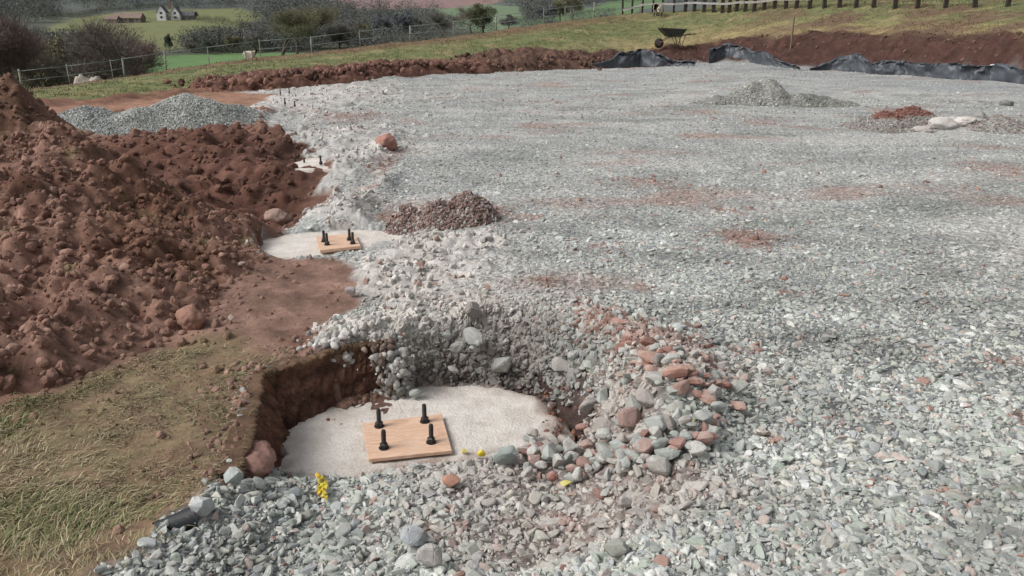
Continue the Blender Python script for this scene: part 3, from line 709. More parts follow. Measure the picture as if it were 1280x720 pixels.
for (px_, py2, w, hr, c, lb) in [(1178,158,34,.55,(.50,.47,.44),'large pale chunk of spoil right of the red-capped mound'),(1204,158,26,.5,(.58,.54,.50),'whitest chunk in the pale row at the right'),(1152,162,20,.5,(.42,.38,.35),'grey-pink chunk touching the red-capped mound'),
    (1222,152,18,.7,(.27,.26,.25),'dark grey chunk behind the pale row'),(1248,151,16,.7,(.20,.16,.14),'dark brown clod at the right end of the pale row'),(1258,129,15,.6,(.20,.19,.18),'lone dark clod on the blue-grey gravel at the far right')]:
    a = gp(px_, py2+3); s = w*depth(*a)/FOC/2; z_ = float(H(np.array([a[0]]), np.array([a[1]]))[0]); stone((a[0], a[1], z_+s*hr*.4), (0, .1, random.random()), (s*1.1, s, s*hr*1.2), c, lb, 'boulder', me=clod_me[int(px_) % 4], name='boulder') if False else LATE.append(((a[0], a[1], z_+s*hr*.4), (s*1.1, s, s*hr*1.2), c, lb))
# soil boulders
clod_me = []
for i in range(4):
    v, f = ball_rock(300+i, 4, .26, .85)
    me = bpy.data.meshes.new('boulder'); me.from_pydata(v.tolist(), [], f); me.materials.append(M['clod_o']); me.polygons.foreach_set('use_smooth', np.ones(len(me.polygons), bool)); clod_me.append(me)
for k, (px_, py2, w, hr, c, lb) in enumerate([(238,398,44,.8,(.31,.175,.13),'orange-brown soil boulder at the foot of the soil heap'),(193,398,46,.7,(.22,.11,.075),'dark brown clod tucked left of the orange-brown boulder'),
    (318,575,62,.6,(.33,.19,.155),'pinkish earth boulder on the left lip of the excavation'),(483,178,28,.8,(.38,.20,.16),'red boulder standing alone on the far gravel edge'),
    (347,272,30,.8,(.36,.25,.21),'pale pinkish clod behind the white concrete spill'),(225,372,30,.8,(.32,.18,.13),'small brown clod above the orange-brown boulder')]):
    a = dropz(px_, py2+w*hr*.25); D = depth(*a); s = w*D/FOC/2
    stone((a[0], a[1], a[2]+s*hr*.45), (random.uniform(-.3,.3), .1, random.uniform(0,6)), (s*1.05, s*.95, s*hr*1.15), c, lb, 'boulder', me=clod_me[k % 4], name='boulder')

for k, (l_, s_, c, lb) in enumerate(LATE): stone(l_, (0, .1, k*1.3), s_, c, lb, 'boulder', me=clod_me[k % 4], name='boulder')
# ------------------------------------------------------------------ gravel on the mounds
def on_mound(lobes, noise, n, rlo, rhi, colf):
    f = bump_fn(lobes, noise); L = []
    for (cx, cy, rx, ry, h, a) in lobes: L.append(np.stack([cx+rx*1.02*rng.uniform(-1,1,n), cy+ry*1.02*rng.uniform(-1,1,n)], 1))
    q = np.concatenate(L); h = f(q[:, 0], q[:, 1]); ok = h > 0; q = q[ok]; h = h[ok]; m = len(q)
    z = H(q[:, 0], q[:, 1], False)+h; r = rlo+(rhi-rlo)*rng.random(m)**1.6
    return np.stack([q[:, 0], q[:, 1], z], 1), rng.random((m, 3))*6.28, r[:, None]*rng.uniform(.7, 1.2, (m, 3)), np.clip(colf(q[:, 0], q[:, 1], h)*(1+.22*rng.standard_normal((m, 1))), .04, .6)
def sidecol(pal, p):
    return lambda x, y, h: np.array(pal)[rng.choice(len(pal), len(x), p=p)]
parts_ = [on_mound(GH, .03, 7000, .014, .04, lambda x,y,h: heapcol(x,y,h)*1.1),
          on_mound(RM, .05, 2200, .012, .04, sidecol([(.22,.14,.12),(.29,.22,.20),(.15,.09,.075),(.33,.32,.30)], [.35,.25,.25,.15])),
          on_mound(GM, .05, 3000, .02, .05, sidecol([(.29,.29,.265),(.21,.215,.195),(.35,.345,.325)], [.4,.4,.2])),
          on_mound(RD, .05, 2200, .018, .045, lambda x, y, h: np.where((h > .19)[:, None], np.array((.19,.085,.065)), sidecol([(.31,.30,.28),(.24,.235,.22),(.27,.2,.18)], [.4,.4,.2])(x, y, h)))]
scatter('loose_gravel', rocks, *[np.concatenate([p[i] for p in parts_]) for i in range(4)], M['rock_i'])

# ------------------------------------------------------------------ soil clods
def clodset():
    L = []
    # heap
    n = 26000; x = rng.uniform(-6.5, -1.5, n); y = rng.uniform(2.5, 8.6, n); h = heap_h(x, y); ok = h > .0; x, y, h = x[ok], y[ok], h[ok]
    L.append((x, y, H(x, y, False)+h, .006+.034*rng.random(len(x))**4, heap_col(x, y, h)*1.05))
    # foot of the heap and rough soil
    n = 22000; x, y, w = sample_wedge(n, 2.6, 17, .8); ins = (polysd(x, y, soilP) < 0) & (polysd(x, y, heapBase) > -.1)
    wgt = np.clip(np.exp(-np.clip(polysd(x, y, heapBase), 0, 9)/.25)+1.2*blob(x, y, 240, 215, 190, 60, .6)+.10, 0, 1)
    ok = ins & (rng.random(n) < wgt); x, y = x[ok], y[ok]; zz = H(x, y)
    c, _, _ = ground_color(x, y, zz); L.append((x, y, zz, .007+(.035+.009*np.clip(y-6, 0, 8))*rng.random(len(x))**3*(.6+.04*y), c*1.05))
    # back ridges
    for Pn, w, col in ((R1, 1.1, (.17,.09,.068)), (R2, 1.2, (.12,.07,.052))):
        n = 2600; t = rng.random(n)*(len(Pn)-1); i = t.astype(int); f = t-i; A = np.array(Pn)
        q = A[i]*(1-f[:, None])+A[i+1]*f[:, None]; o = rng.normal(0, .45, (n, 2)); x = q[:, 0]+o[:, 0]; y = q[:, 1]+o[:, 1]
        hh = .42*q[:, 2]*np.clip(1-(np.abs(o[:, 1])/w)**2, 0, 1)
        L.append((x, y, H(x, y, False)+hh, .02+.12*rng.random(n)**3.2, np.array(col)*(1+.3*rng.standard_normal((n, 1)))))
    # scraps of soil tracked over the pad, and stones in the far bank
    n = 5000; x, y, w = sample_wedge(n, 5, 34, .8); ok = is_gravel(x, y); x, y = x[ok], y[ok]; wr = np.zeros(len(x))
    for b in reds: wr = np.maximum(wr, b[4]*blob(x, y, *b[:4]))
    ok = rng.random(len(x)) < wr*.8+.03; x, y = x[ok], y[ok]
    L.append((x, y, H(x, y), .012+.03*rng.random(len(x))**2, np.array((.26,.15,.12))*(1+.2*rng.standard_normal((len(x), 1)))))
    n = 5000; u = rng.uniform(.08, .72, n); yy = rng.uniform(26, 40, n); x = u*yy; _, Ys = landform(x, yy); ok = (yy > Ys[1]-.1) & (yy < Ys[2]+.3); x, yy = x[ok], yy[ok]
    L.append((x, yy, H(x, yy), .02+.07*rng.random(len(x))**3, np.array((.13,.08,.058))*(1+.25*rng.standard_normal((len(x), 1)))))
    # crumbs on the concrete and in the excavation wall
    x = rng.uniform(-1.35, .4, 2600); y = rng.uniform(3.3, 4.6, 2600); s = polysd(x, y, floorP); ok = (rng.random(2600) < np.where(s < 0, np.exp(s/.05)*.5, np.exp(-s/.12))) & (polysd(x,y,rimP) < 0) & ((x < -.7) | (x > .05)) ; x, y = x[ok], y[ok]
    L.append((x, y, np.maximum(H(x, y), FL-.0), .003+.014*rng.random(len(x))**2.5, np.array((.17,.085,.06))*(1+.2*rng.standard_normal((len(x), 1)))))
    x = rng.uniform(-1.75, -.95, 5000); y = rng.uniform(2.2, 4.4, 5000); s = polysd(x, y, wallP); ok = (s > .005) & (polysd(x, y, floorP) > 0) & (rng.random(5000) < np.exp(-np.clip(s, 0, 9)/.10)*.8) & (polysd(x, y, soilP) < .03); x, y = x[ok], y[ok]
    L.append((x, y, H(x, y), .003+.022*rng.random(len(x))**3, np.array((.24,.15,.115))*(1+.25*rng.standard_normal((len(x), 1)))))
    for (pa, za, pb, zb, m_, sp, cc_) in (((476,430), .0, (494,494), FL, 260, .03, (.19,.14,.115)), ((494,440), -.03, (500,492), FL, 260, .045, (.33,.32,.30)), ((400,430), .0, (482,424), .0, 420, .05, (.46,.44,.41)), ((425,508), FL, (485,490), FL, 160, .025, (.20,.12,.09))):
        a, b = at(*pa, za), at(*pb, zb); t = rng.random(m_); q = np.array(a)[None]*(1-t[:, None])+np.array(b)[None]*t[:, None]; q[:, :2] += rng.normal(0, sp, (m_, 2))
        zz = np.maximum(q[:, 2], H(q[:, 0], q[:, 1])) if za != zb else H(q[:, 0], q[:, 1])+.004
        if za != zb: zz = q[:, 2]+rng.normal(0, .01, m_)
        if za == FL: zz = np.full(m_, FL+.01)
        L.append((q[:, 0], q[:, 1], zz, .006+.024*rng.random(m_)**1.8, np.array(cc_)*(1+.25*rng.standard_normal((m_, 1)))))
    P = np.stack([np.concatenate([l[0] for l in L]), np.concatenate([l[1] for l in L]), np.concatenate([l[2] for l in L])], 1)
    r = np.concatenate([l[3] for l in L]); m = len(P)
    return P, rng.random((m, 3))*6.28, r[:, None]*rng.uniform(.75, 1.25, (m, 3)), np.clip(np.concatenate([l[4] for l in L]), .02, .6)
scatter('soil_clods', clods, *clodset(), M['clod_i'])

# ------------------------------------------------------------------ grass
def blades(name, x, y, z, length, width, lean, ang, col, label=None):
    n = len(x); ca, sa = np.cos(ang), np.sin(ang)
    up = np.cos(lean); out = np.sin(lean)
    b = np.stack([x, y, z], 1); sx = np.stack([-sa, ca, np.zeros(n)], 1)*width[:, None]
    d1 = np.stack([ca*out*.7, sa*out*.7, up], 1); d1 /= np.linalg.norm(d1, axis=1)[:, None]
    d2 = np.stack([ca*(out+.35), sa*(out+.35), up*.45-.08], 1); d2 /= np.linalg.norm(d2, axis=1)[:, None]
    m = b+d1*length[:, None]*.5; t = m+d2*length[:, None]*.5
    V = np.stack([b-sx, b+sx, m-sx*.75, m+sx*.75, t], 1).reshape(-1, 3); i = np.arange(n)*5
    F = np.concatenate([np.stack([i, i+1, i+3], 1), np.stack([i, i+3, i+2], 1), np.stack([i+2, i+3, i+4], 1)])
    o = new_mesh(name, V, F, [M['grass']], False, np.repeat(np.clip(col, .01, .8), 5, 0)); return tag(o, kind='stuff')
n = 240000
x = rng.uniform(-4, -.2, n); y = rng.uniform(1.2, 5.6, n)
s = polysd(x, y, grassP); cl = fbm(x*2.2, y*2.2, 111, 3); cl2 = fbm(x*6, y*6, 112, 2)
ok = (s < .03) & (rng.random(n) < (.12+.88*sstep(-.32, .14, cl+.5*cl2))*sstep(.06, -.08, s)*(.6+.4*sstep(-.0,.08,polysd(x,y,wallP)))*(polysd(x,y,wallP) > -.01)) & (heap_h(x, y) < .02)
x, y, cl, cl2 = x[ok], y[ok], cl[ok], cl2[ok]; n = len(x)
pal = np.array([(.33,.28,.17),(.24,.19,.11),(.20,.19,.095),(.155,.185,.075),(.11,.16,.055),(.42,.37,.24)])
gsel = np.clip((fbm(x*1.6, y*1.6, 113, 3)+.02)*2.2, 0, 1)
k = np.where(rng.random(n) < gsel*.6, rng.integers(2, 5, n), rng.choice([0,1,2,5], n, p=[.3,.35,.15,.2]))
flow = fbm(x*.8, y*.8, 114, 2)*5+rng.normal(0, .9, n)
blades('grass', x, y, H(x, y)-.003, rng.uniform(.015, .058, n)*(1+.7*gsel), rng.uniform(.001, .0024, n), np.clip(rng.normal(1.32, .22, n)-.5*gsel*(rng.random(n)<.4), .1, 1.52), flow, pal[k]*(1+.2*rng.standard_normal((n, 1))))
# roots and weeds on the heap
n = 3500; x = rng.uniform(-5.5, -1.8, n); y = rng.uniform(3, 7.6, n); h = heap_h(x, y); cl = fbm(x*2, y*2, 121, 3)
ok = (h > .05) & (cl > .18); x, y, h = x[ok], y[ok], h[ok]; n = len(x)
blades('weeds', x, y, H(x, y, False)+h-.005, rng.uniform(.03, .11, n), rng.uniform(.001, .0022, n), rng.uniform(.2, 1.4, n), rng.random(n)*6.28, np.array([(.26,.21,.12),(.16,.16,.06),(.20,.14,.08)])[rng.integers(0,3,n)])
# field grass
n = 200000; u = rng.uniform(-.74, .76, n); y = 17+32*rng.random(n)**.8; x = u*y; _, Ys = landform(x, y)
nn = fbm(x*.6, y*.6, 131, 3); ok = (y > Ys[2]+.3) & (y < Ys[3]+6) & (rng.random(n) < sstep(-.4,.3,nn)); x, y = x[ok], y[ok]; n = len(x); zz = H(x, y)
c, _, _ = ground_color(x, y, zz)
tint = rng.choice([.7, .9, 1.15, 1.5], n)[:, None]
blades('pasture_grass', x, y, zz-.01, rng.uniform(.05, .13, n), rng.uniform(.006, .014, n), rng.uniform(.2, 1.3, n), rng.random(n)*6.28, c*tint)

# ------------------------------------------------------------------ concrete footings, templates, bolts
def conc_mat():
    m, nt, b = mat('concrete', .92, .2); g = N(nt, 'ShaderNodeNewGeometry').outputs['Position']
    n = noise_node(nt, 6, 8, g, .65); n2 = noise_node(nt, 70, 6, g, .7)
    v = N(nt, 'ShaderNodeTexVoronoi'); v.inputs['Scale'].default_value = 90; nt.links.new(g, v.inputs['Vector'])
    c = mixc(nt, (.60,.545,.49), (.77,.72,.665), rng_node(nt, n.outputs[0], .35, .62, 0, 1))
    c = mixc(nt, c, rng_node(nt, n2.outputs[0], .3, .7, .86, 1.1), 1.0, 'MULTIPLY')
    mu = N(nt, 'ShaderNodeAttribute', attribute_name='mud').outputs['Fac']; c = mixc(nt, c, (.26,.18,.14), mu); n3 = noise_node(nt, 2.3, 7, g, .7); c = mixc(nt, c, (.42,.33,.27), rng_node(nt, n3.outputs[0], .54, .72, 0, .7))
    nt.links.new(c, b.inputs['Base Color']); p = bump(nt, b, n2.outputs[0], .9, .014); bump(nt, b, n.outputs[0], .5, .02, p); return m
M['concrete'] = conc_mat()
def slab(name, poly, ztop, label, res=.02, grow=.10, dome=.02):
    xs = np.arange(min(p[0] for p in poly)-grow, max(p[0] for p in poly)+grow, res); ys = np.arange(min(p[1] for p in poly)-grow, max(p[1] for p in poly)+grow, res)
    Xg, Yg = np.meshgrid(xs, ys); xx, yy = Xg.ravel(), Yg.ravel()
    d = polysd(xx+.04*vnoise(xx*5,yy*5,141)+.02*vnoise(xx*17,yy*17,146), yy+.04*vnoise(xx*5,yy*5,142)+.02*vnoise(xx*17,yy*17,147), poly)
    zz = ztop+.010*fbm(xx*5, yy*5, 143, 4)+.007*fbm(xx*28, yy*28, 145, 3)+.012*fbm(xx*1.7, yy*1.7, 144, 2)-np.where(d > grow*.5, .1, 0)*0-.06*sstep(-.02, grow, d)
    f = grid_faces(len(ys), len(xs)); f = f[(d[f] < grow).all(1)]; used = np.unique(f); idx = np.full(len(xx), -1); idx[used] = np.arange(len(used))
    top = np.stack([xx, yy, zz], 1)[used]; f = idx[f]; mud = (sstep(-.10, .03, d+.10*fbm(xx*9, yy*9, 148, 4))*.75*(.6+fbm(xx*2.3, yy*2.3, 149, 2)))[used].clip(0, .8)
    e = {}
    for q in f:
        for a, b in zip(q, np.roll(q, -1)): e[(a, b)] = 1
    bd = [(a, b) for (a, b) in e if (b, a) not in e]; nT = len(top)
    bot = top.copy(); bot[:, 2] = ztop-.35
    F = [list(map(int, q)) for q in f]+[[int(b), int(a), int(a+nT), int(b+nT)] for a, b in bd]
    o = new_mesh(name, np.concatenate([top, bot]), F, [M['concrete']], True, attrs={'mud': np.concatenate([mud, mud])}); o.data.validate()
    bm = bmesh.new(); bm.from_mesh(o.data); bmesh.ops.delete(bm, geom=[v for v in bm.verts if not v.link_faces], context='VERTS'); bm.to_mesh(o.data); bm.free()
    return tag(o, label, 'concrete footing')
slab('concrete_footing', floorP, FL+.012, 'pale rough concrete footing in the floor of the near excavation')
slab('concrete_footing', pad2P, -.05, 'thin pale concrete footing under the farther wooden template', .025, .05)
p3 = gp(395, 212); slab('concrete_footing', [(p3[0]-.45,p3[1]-.5),(p3[0]+.5,p3[1]-.4),(p3[0]+.7,p3[1]+.3),(p3[0]-.2,p3[1]+.6)], float(H(np.array([p3[0]]),np.array([p3[1]]))[0])+.03, 'half buried concrete footing with black bolts behind the second template', .04, .08)
p4 = gp(357, 131); slab('concrete_footing', [(p4[0]-.7,p4[1]-.7),(p4[0]+.8,p4[1]-.8),(p4[0]+.8,p4[1]+1.9),(p4[0]-.6,p4[1]+2.0)], p4[2]+.01, 'farthest pale concrete footing with tiny bolts', .06, .1)

def cut_face():
    top = [at(*p, 0)[:2] for p in [(284,594),(291,572),(300,545),(309,505),(318,466),(345,456),(380,446),(410,436),(440,428),(462,426),(480,428)]]
    bot = [at(*p, FL)[:2] for p in [(334,606),(338,590),(344,565),(349,553),(355,540),(368,532),(388,522),(410,511),(432,503),(458,496),(486,490)]]
    n, m = 420, 90; t = np.linspace(0, len(top)-1, n); k = np.arange(len(top))
    tx, ty = [np.interp(t, k, [p[i] for p in top]) for i in (0, 1)]; bx, by = [np.interp(t, k, [p[i] for p in bot]) for i in (0, 1)]
    arc = np.concatenate([[0], np.cumsum(np.hypot(np.diff(tx), np.diff(ty)))])
    gx, gy = np.gradient(tx), np.gradient(ty); L = np.hypot(gx, gy); nx, ny = gy/L, -gx/L       # towards the pit
    for _ in range(40): nx = np.convolve(np.pad(nx, 2, 'edge'), np.ones(5)/5, 'valid'); ny = np.convolve(np.pad(ny, 2, 'edge'), np.ones(5)/5, 'valid')
    V = []; CC = []
    for j in range(m):
        v = j/(m-1); zc = .012+(FL-.03-.012)*v; a = arc*1.0; w = v*.33
        d = .028+.030*fbm(a*6, w*5+a*1.5, 501, 4)+.022*lumps(a, w+a*.3, .07, 502)+.012*lumps(a, w, .03, 503)+.008*fbm(a*60, w*60, 504, 2)-.012
        d = d+.018*np.exp(-((v-.06)/.07)**2)-.02*np.exp(-((v-.2)/.1)**2)+.035*sstep(.8, 1, v)*(.5+fbm(a*9, a*0, 505, 2))
        d = d*sstep(-.02, .05, v)-.06*(1-sstep(-.0, .03, v)); e = sstep(0, .04, arc)*sstep(arc[-1], arc[-1]-.04, arc)
        V.append(np.stack([tx+(bx-tx)*v+nx*(d*e-.03*(1-e)), ty+(by-ty)*v+ny*(d*e-.03*(1-e)), np.full(n, zc)+.006*fbm(a*30, w*30, 506, 2)-.012*(1-sstep(0,.03,v))+.01*fbm(a*8, a*0, 507, 3)*(1-v)], 1))
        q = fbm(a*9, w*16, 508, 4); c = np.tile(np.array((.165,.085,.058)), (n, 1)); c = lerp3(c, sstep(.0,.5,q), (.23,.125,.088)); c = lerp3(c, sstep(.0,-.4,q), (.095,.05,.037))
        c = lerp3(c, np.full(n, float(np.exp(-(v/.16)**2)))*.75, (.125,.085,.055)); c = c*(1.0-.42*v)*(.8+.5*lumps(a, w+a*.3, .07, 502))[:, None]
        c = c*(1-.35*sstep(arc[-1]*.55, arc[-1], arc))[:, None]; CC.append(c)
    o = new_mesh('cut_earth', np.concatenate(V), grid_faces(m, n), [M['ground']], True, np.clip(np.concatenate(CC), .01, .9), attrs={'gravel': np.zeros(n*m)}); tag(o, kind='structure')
    # torn roots and straw along the lip
    q = 2600; i = rng.integers(0, n, q); f = rng.random(q)**2*.35; off = .03+.03*rng.random(q)
    x = tx[i]+(bx-tx)[i]*f*.3+nx[i]*off*.6; y = ty[i]+(by-ty)[i]*f*.3+ny[i]*off*.6
    keep = fbm(arc[i]*5, arc[i]*0, 509, 2) > -.05; i, x, y, f = i[keep], x[keep], y[keep], f[keep]; q = len(i)
    blades('roots', x, y, .012-.3*f, rng.uniform(.015, .05, q), rng.uniform(.0006, .0014, q), rng.uniform(1.2, 2.6, q), np.arctan2(ny[i], nx[i])+rng.normal(0, .8, q), np.array([(.30,.22,.13),(.20,.13,.08),(.14,.10,.06)])[rng.integers(0, 3, q)])
cut_face()
def ply_mat():
    m, nt, b = mat('plywood', .7, .25); tc = N(nt, 'ShaderNodeTexCoord').outputs['Object']
    mp = N(nt, 'ShaderNodeMapping'); mp.inputs['Scale'].default_value = (4, 22, 4); nt.links.new(tc, mp.inputs[0])
    n = noise_node(nt, 1.6, 5, mp.outputs[0], .6); n.inputs['Distortion'].default_value = 1.6
    n2 = noise_node(nt, 9, 6, tc, .7)
    c = mixc(nt, (.54,.345,.235), (.68,.475,.35), rng_node(nt, n.outputs[0], .35, .62, 0, 1))
    c = mixc(nt, c, (.34,.16,.08), rng_node(nt, n2.outputs[0], .60, .75, 0, .75)); n5 = noise_node(nt, 5, 8, tc, .75); c = mixc(nt, c, (.62,.55,.48), rng_node(nt, n5.outputs[0], .58, .70, 0, .55))
    nt.links.new(c, b.inputs['Base Color']); bump(nt, b, n.outputs[0], .15, .003); return m
M['ply'] = ply_mat(); M['edge'] = simple('plywood_edge', (.36,.19,.11), .8)
M['bolt'] = simple('black_steel', (.018,.017,.017), .45, .3, 40, .2, .001, 0, .5)
def template(corners, z, th, label):
    c = [Vector((*at(*p, z+th)[:2], 0)) for p in corners]; ce = sum(c, Vector())/4
    ux = ((c[1]-c[0])+(c[2]-c[3])).normalized(); ang = math.atan2(ux.y, ux.x)
    o = empty('plywood_template', (ce.x, ce.y, z), ang, label=label, cat='plywood board')
    R_ = Matrix.Rotation(-ang, 3, 'Z'); lc = [R_ @ (v-ce) for v in c]
    bm = bmesh.new(); vb = [bm.verts.new((v.x, v.y, 0)) for v in lc]; vt = [bm.verts.new((v.x, v.y, th)) for v in lc]
    bm.faces.new(vb[::-1]); bm.faces.new(vt)
    for i in range(4): bm.faces.new((vb[i], vb[(i+1)%4], vt[(i+1)%4], vt[i]))
    bmesh.ops.recalc_face_normals(bm, faces=bm.faces)
    bmesh.ops.bevel(bm, geom=list(bm.edges), offset=.0015, segments=1, affect='EDGES')
    bm_obj('board', bm, M['ply'], o)
    # cleats that hold the board off the wet concrete, and knots
    for s in (-1, 1):
        b2 = bmesh.new(); box(b2, (0, s*.09, -.006), (.30, .03, .0115)); bm_obj('batten', b2, M['edge'], o)
    return o, ang
t1, a1 = template([(461,574),(565,563),(552,517),(452,529)], FL+.028, .018, 'square plywood template with four black bolts on the near footing')
t2, a2 = template([(400,313),(451,307),(443,291),(395,296)], -.03, .025, 'small plywood template with four bolts on the farther footing')
def bolt_protos():
    r = {}
    bm = bmesh.new(); tube(bm, (0,0,-.05), (0,0,.094), .0108, n=20); tube(bm, (0,0,.094), (0,0,.099), .0108, .0086, n=20)
    for i in range(20): tube(bm, (0,0,.030+i*.0031), (0,0,.0316+i*.0031), .0118, .0110, n=16)
    r['threaded_rod'] = bm
    bm = bmesh.new(); tube(bm, (0,0,.004), (0,0,.024), .0205, n=6); tube(bm, (0,0,.024), (0,0,.029), .0205, .0150, n=6); r['nut'] = bm
    bm = bmesh.new(); tube(bm, (0,0,0), (0,0,.0045), .0255, n=24); r['washer'] = bm
    return r
bp = {}
for k, bm in bolt_protos().items():
    me = bpy.data.meshes.new(k); bm.to_mesh(me); bm.free(); me.materials.append(M['bolt']); bp[k] = me
def bolt(loc, label, group, s=1.0):
    o = empty('anchor_bolt', loc, random.random(), label=label, cat='anchor bolt', group=group); o.scale = (s, s, s)
    o.rotation_euler.x = random.uniform(-.03, .03); o.rotation_euler.y = random.uniform(-.03, .03)
    for k, me in bp.items():
        c = bpy.data.objects.new(k, me); COL.objects.link(c); c.parent = o
zt = FL+.028+.018+.001
for (px_, py2, lb) in [(474,533,'back left black anchor bolt through the near wooden template'),(531,527,'back right black anchor bolt through the near wooden template'),(480,560,'front left black anchor bolt through the near wooden template'),(539,553,'front right black anchor bolt through the near wooden template')]:
    bolt(at(px_, py2, zt), lb, 'bolts through the near template')
zt = -.004
for (px_, py2, lb) in [(405,302,'back left bolt through the farther small template'),(437,300,'back right bolt through the farther small template'),(409,306,'front left bolt through the farther small template'),(441,304.5,'front right bolt through the farther small template')]:
    bolt(at(px_, py2, zt), lb, 'bolts through the farther template')
for (px_, py2, lb) in [(402,214,'lone black bolt upright in the pale spill beyond the second template'),(381,211,'black bolt half hidden at the edge of the red soil')]:
    a = gp(px_, py2); bolt((a[0], a[1], float(H(np.array([a[0]]), np.array([a[1]]))[0])+.03), lb, 'bolts of the buried footing', 1.1)
for (px_, py2, lb) in [(357,138,'nearest of the tiny bolts on the farthest footing'),(369,137,'right hand tiny bolt at the front of the farthest footing'),(351,122,'tiny bolt at the back left of the farthest footing'),(362,120,'tiny bolt at the back right of the farthest footing')]:
    a = gp(px_, py2); bolt((a[0], a[1], float(H(np.array([a[0]]), np.array([a[1]]))[0])+.06), lb, 'bolts of the farthest footing', 1.2)

# yellow sprayed gravel
for k in range(24):
    px_ = 403+random.gauss(0, 3)+(k-12)*.3; py2 = 601+k*1.2+random.gauss(0, 1); a = dropz(px_, py2); s = random.uniform(.013, .021)
    stone((a[0], a[1], a[2]+s*.9+.014), (random.random(), random.random(), random.random()*6), (s, s*.8, s*.7), (.70+random.uniform(-.1,.08), .52+random.uniform(-.08,.06), .03), 'pebble sprayed yellow in the short marker line below the footing', 'pebble', 'yellow sprayed pebbles in a marker line', name='pebble')
# black pipe end at the grass edge
M['plastic'] = simple('black_plastic', (.02,.022,.026), .5, .2, 20, .1, .002)
a = dropz(218, 654); o = empty('pipe_end', (a[0], a[1], a[2]-.012), .75, label='black plastic pipe end poking out between grass and stones', cat='pipe')
bm = bmesh.new(); L_ = .13
for i in range(20):
    t0, t1_ = i*math.tau/20, (i+1)*math.tau/20
    for (ra, rb) in ((.042,.042),(.036,.036)):
        vs = [bm.verts.new(p) for p in ((-L_*.5, ra*math.cos(t0), ra*math.sin(t0)), (L_*.5, ra*math.cos(t0), ra*math.sin(t0)), (L_*.5, ra*math.cos(t1_), ra*math.sin(t1_)), (-L_*.5, ra*math.cos(t1_), ra*math.sin(t1_)))]; bm.faces.new(vs if ra > .04 else vs[::-1])
    for sx in (-1, 1):
        vs = [bm.verts.new((sx*L_*.5, r_*math.cos(t), r_*math.sin(t))) for (r_, t) in ((.042,t0),(.042,t1_),(.036,t1_),(.036,t0))]; bm.faces.new(vs)
bmesh.ops.remove_doubles(bm, verts=bm.verts, dist=1e-5)
bm_obj('tube', bm, M['plastic'], o, True)

# ------------------------------------------------------------------ liner
M['liner'] = simple('liner', (.062,.07,.082), .5, .5, 1.2, .6, .05, 0, .5)
def liner(pts, label, seed):
    """pts: (px, py_base, height px, lean)"""
    segs = 60*len(pts); rows = 14; V = []
    B = []
    for (px_, pyb, hp, ln) in pts:
        c = gp(px_, pyb); D = depth(*c); B.append((c[0], c[1], c[2], hp*D/FOC, ln))
    B = np.array(B); t = np.linspace(0, len(pts)-1, segs); cols_ = [np.interp(t, np.arange(len(pts)), B[:, i]) for i in range(5)]
    bx, by, bz, hh, ln = cols_
    arc = np.concatenate([[0], np.cumsum(np.hypot(np.diff(bx), np.diff(by)))])
    hh = 1.25*hh*(1+.25*fbm(arc*.9, arc*0+seed, seed, 3))
    for j in range(rows):
        v = j/(rows-1)
        fold = .35*fbm(arc*1.1+v*1.8, arc*0+v*1.2, seed+1, 3)+.22*fbm(arc*3.0-v*2.4, v*3+arc*.0, seed+2, 3)
        y = by+.5*v*hh*ln+fold*(.3+v)
        zz = bz-.04+hh*np.sin(v*1.9)*1.25+.16*fbm(arc*2+v, v*3+arc*0, seed+3, 3)*v
        V.append(np.stack([bx+.1*fbm(arc*2, v*3+arc*0, seed+4, 2), y, zz], 1))
    o = new_mesh('pond_liner', np.concatenate(V), grid_faces(rows, segs), [M['liner']], True)
    s = o.modifiers.new('thickness', 'SOLIDIFY'); s.thickness = .006
    return tag(o, label, 'ground sheet')
liner([(716,85,1,1),(745,86,5,1.2),(778,85,12,1.2),(800,84,15,1),(818,84,12,1),(838,83,5,1),(870,83,4,1)], 'black ground sheet edge rising in a low peak below the wheelbarrow', 300)
liner([(886,79,11,1),(905,76,13,1),(930,77,12,1.2),(955,81,10,1),(972,84,6,1),(1000,87,2,1)], 'grey-black ground sheet bundle between the red soil and the stake', 320)
liner([(1012,88,2,1),(1040,88,9,1),(1070,90,15,1),(1095,93,9,1),(1130,94,11,1),(1165,97,12,1),(1200,100,13,1),(1240,101,14,1),(1285,106,12,1),(1340,112,12,1)], 'long crumpled black ground sheet along the foot of the right bank', 340)

# scraps and stake
M['white'] = simple('white_plastic', (.75,.74,.72), .5, .1)
def scrap(px_, py2, w, label):
    a = gp(px_, py2); a = (a[0], a[1], float(H(np.array([a[0]]), np.array([a[1]]))[0])+.03); s = w*depth(*a)/FOC; v, f = hull_rock(int(px_), 9, .35, .25, .05, 1)
    o = new_mesh('plastic_scrap', v*s*.5, f, [M['white']]); o.location = a; tag(o, label, 'litter')
scrap(730, 71, 8, 'white plastic scrap on the soil at the end of the dark ridge'); scrap(1240, 85, 7, 'white plastic scrap on top of the long black ground sheet')
M['wood'] = simple('weathered_wood', (.19,.145,.10), .85, .35, 14, .4, .006)
M['postwood'] = simple('dark_post_wood', (.045,.036,.03), .9, .35, 8, .4, .01)
a = gp(988, 64); a = (a[0], a[1], float(H(np.array([a[0]]), np.array([a[1]]))[0]))
o = empty('wooden_stake', a, .3, label='thin upright wooden stake in front of the earth bank', cat='stake')
bm = bmesh.new(); box(bm, (0,0,.62), (.055,.055,1.4), bev=.004); box(bm, (0,0,-.12), (.03,.03,.2)); bm_obj('shaft', bm, M['wood'], o)

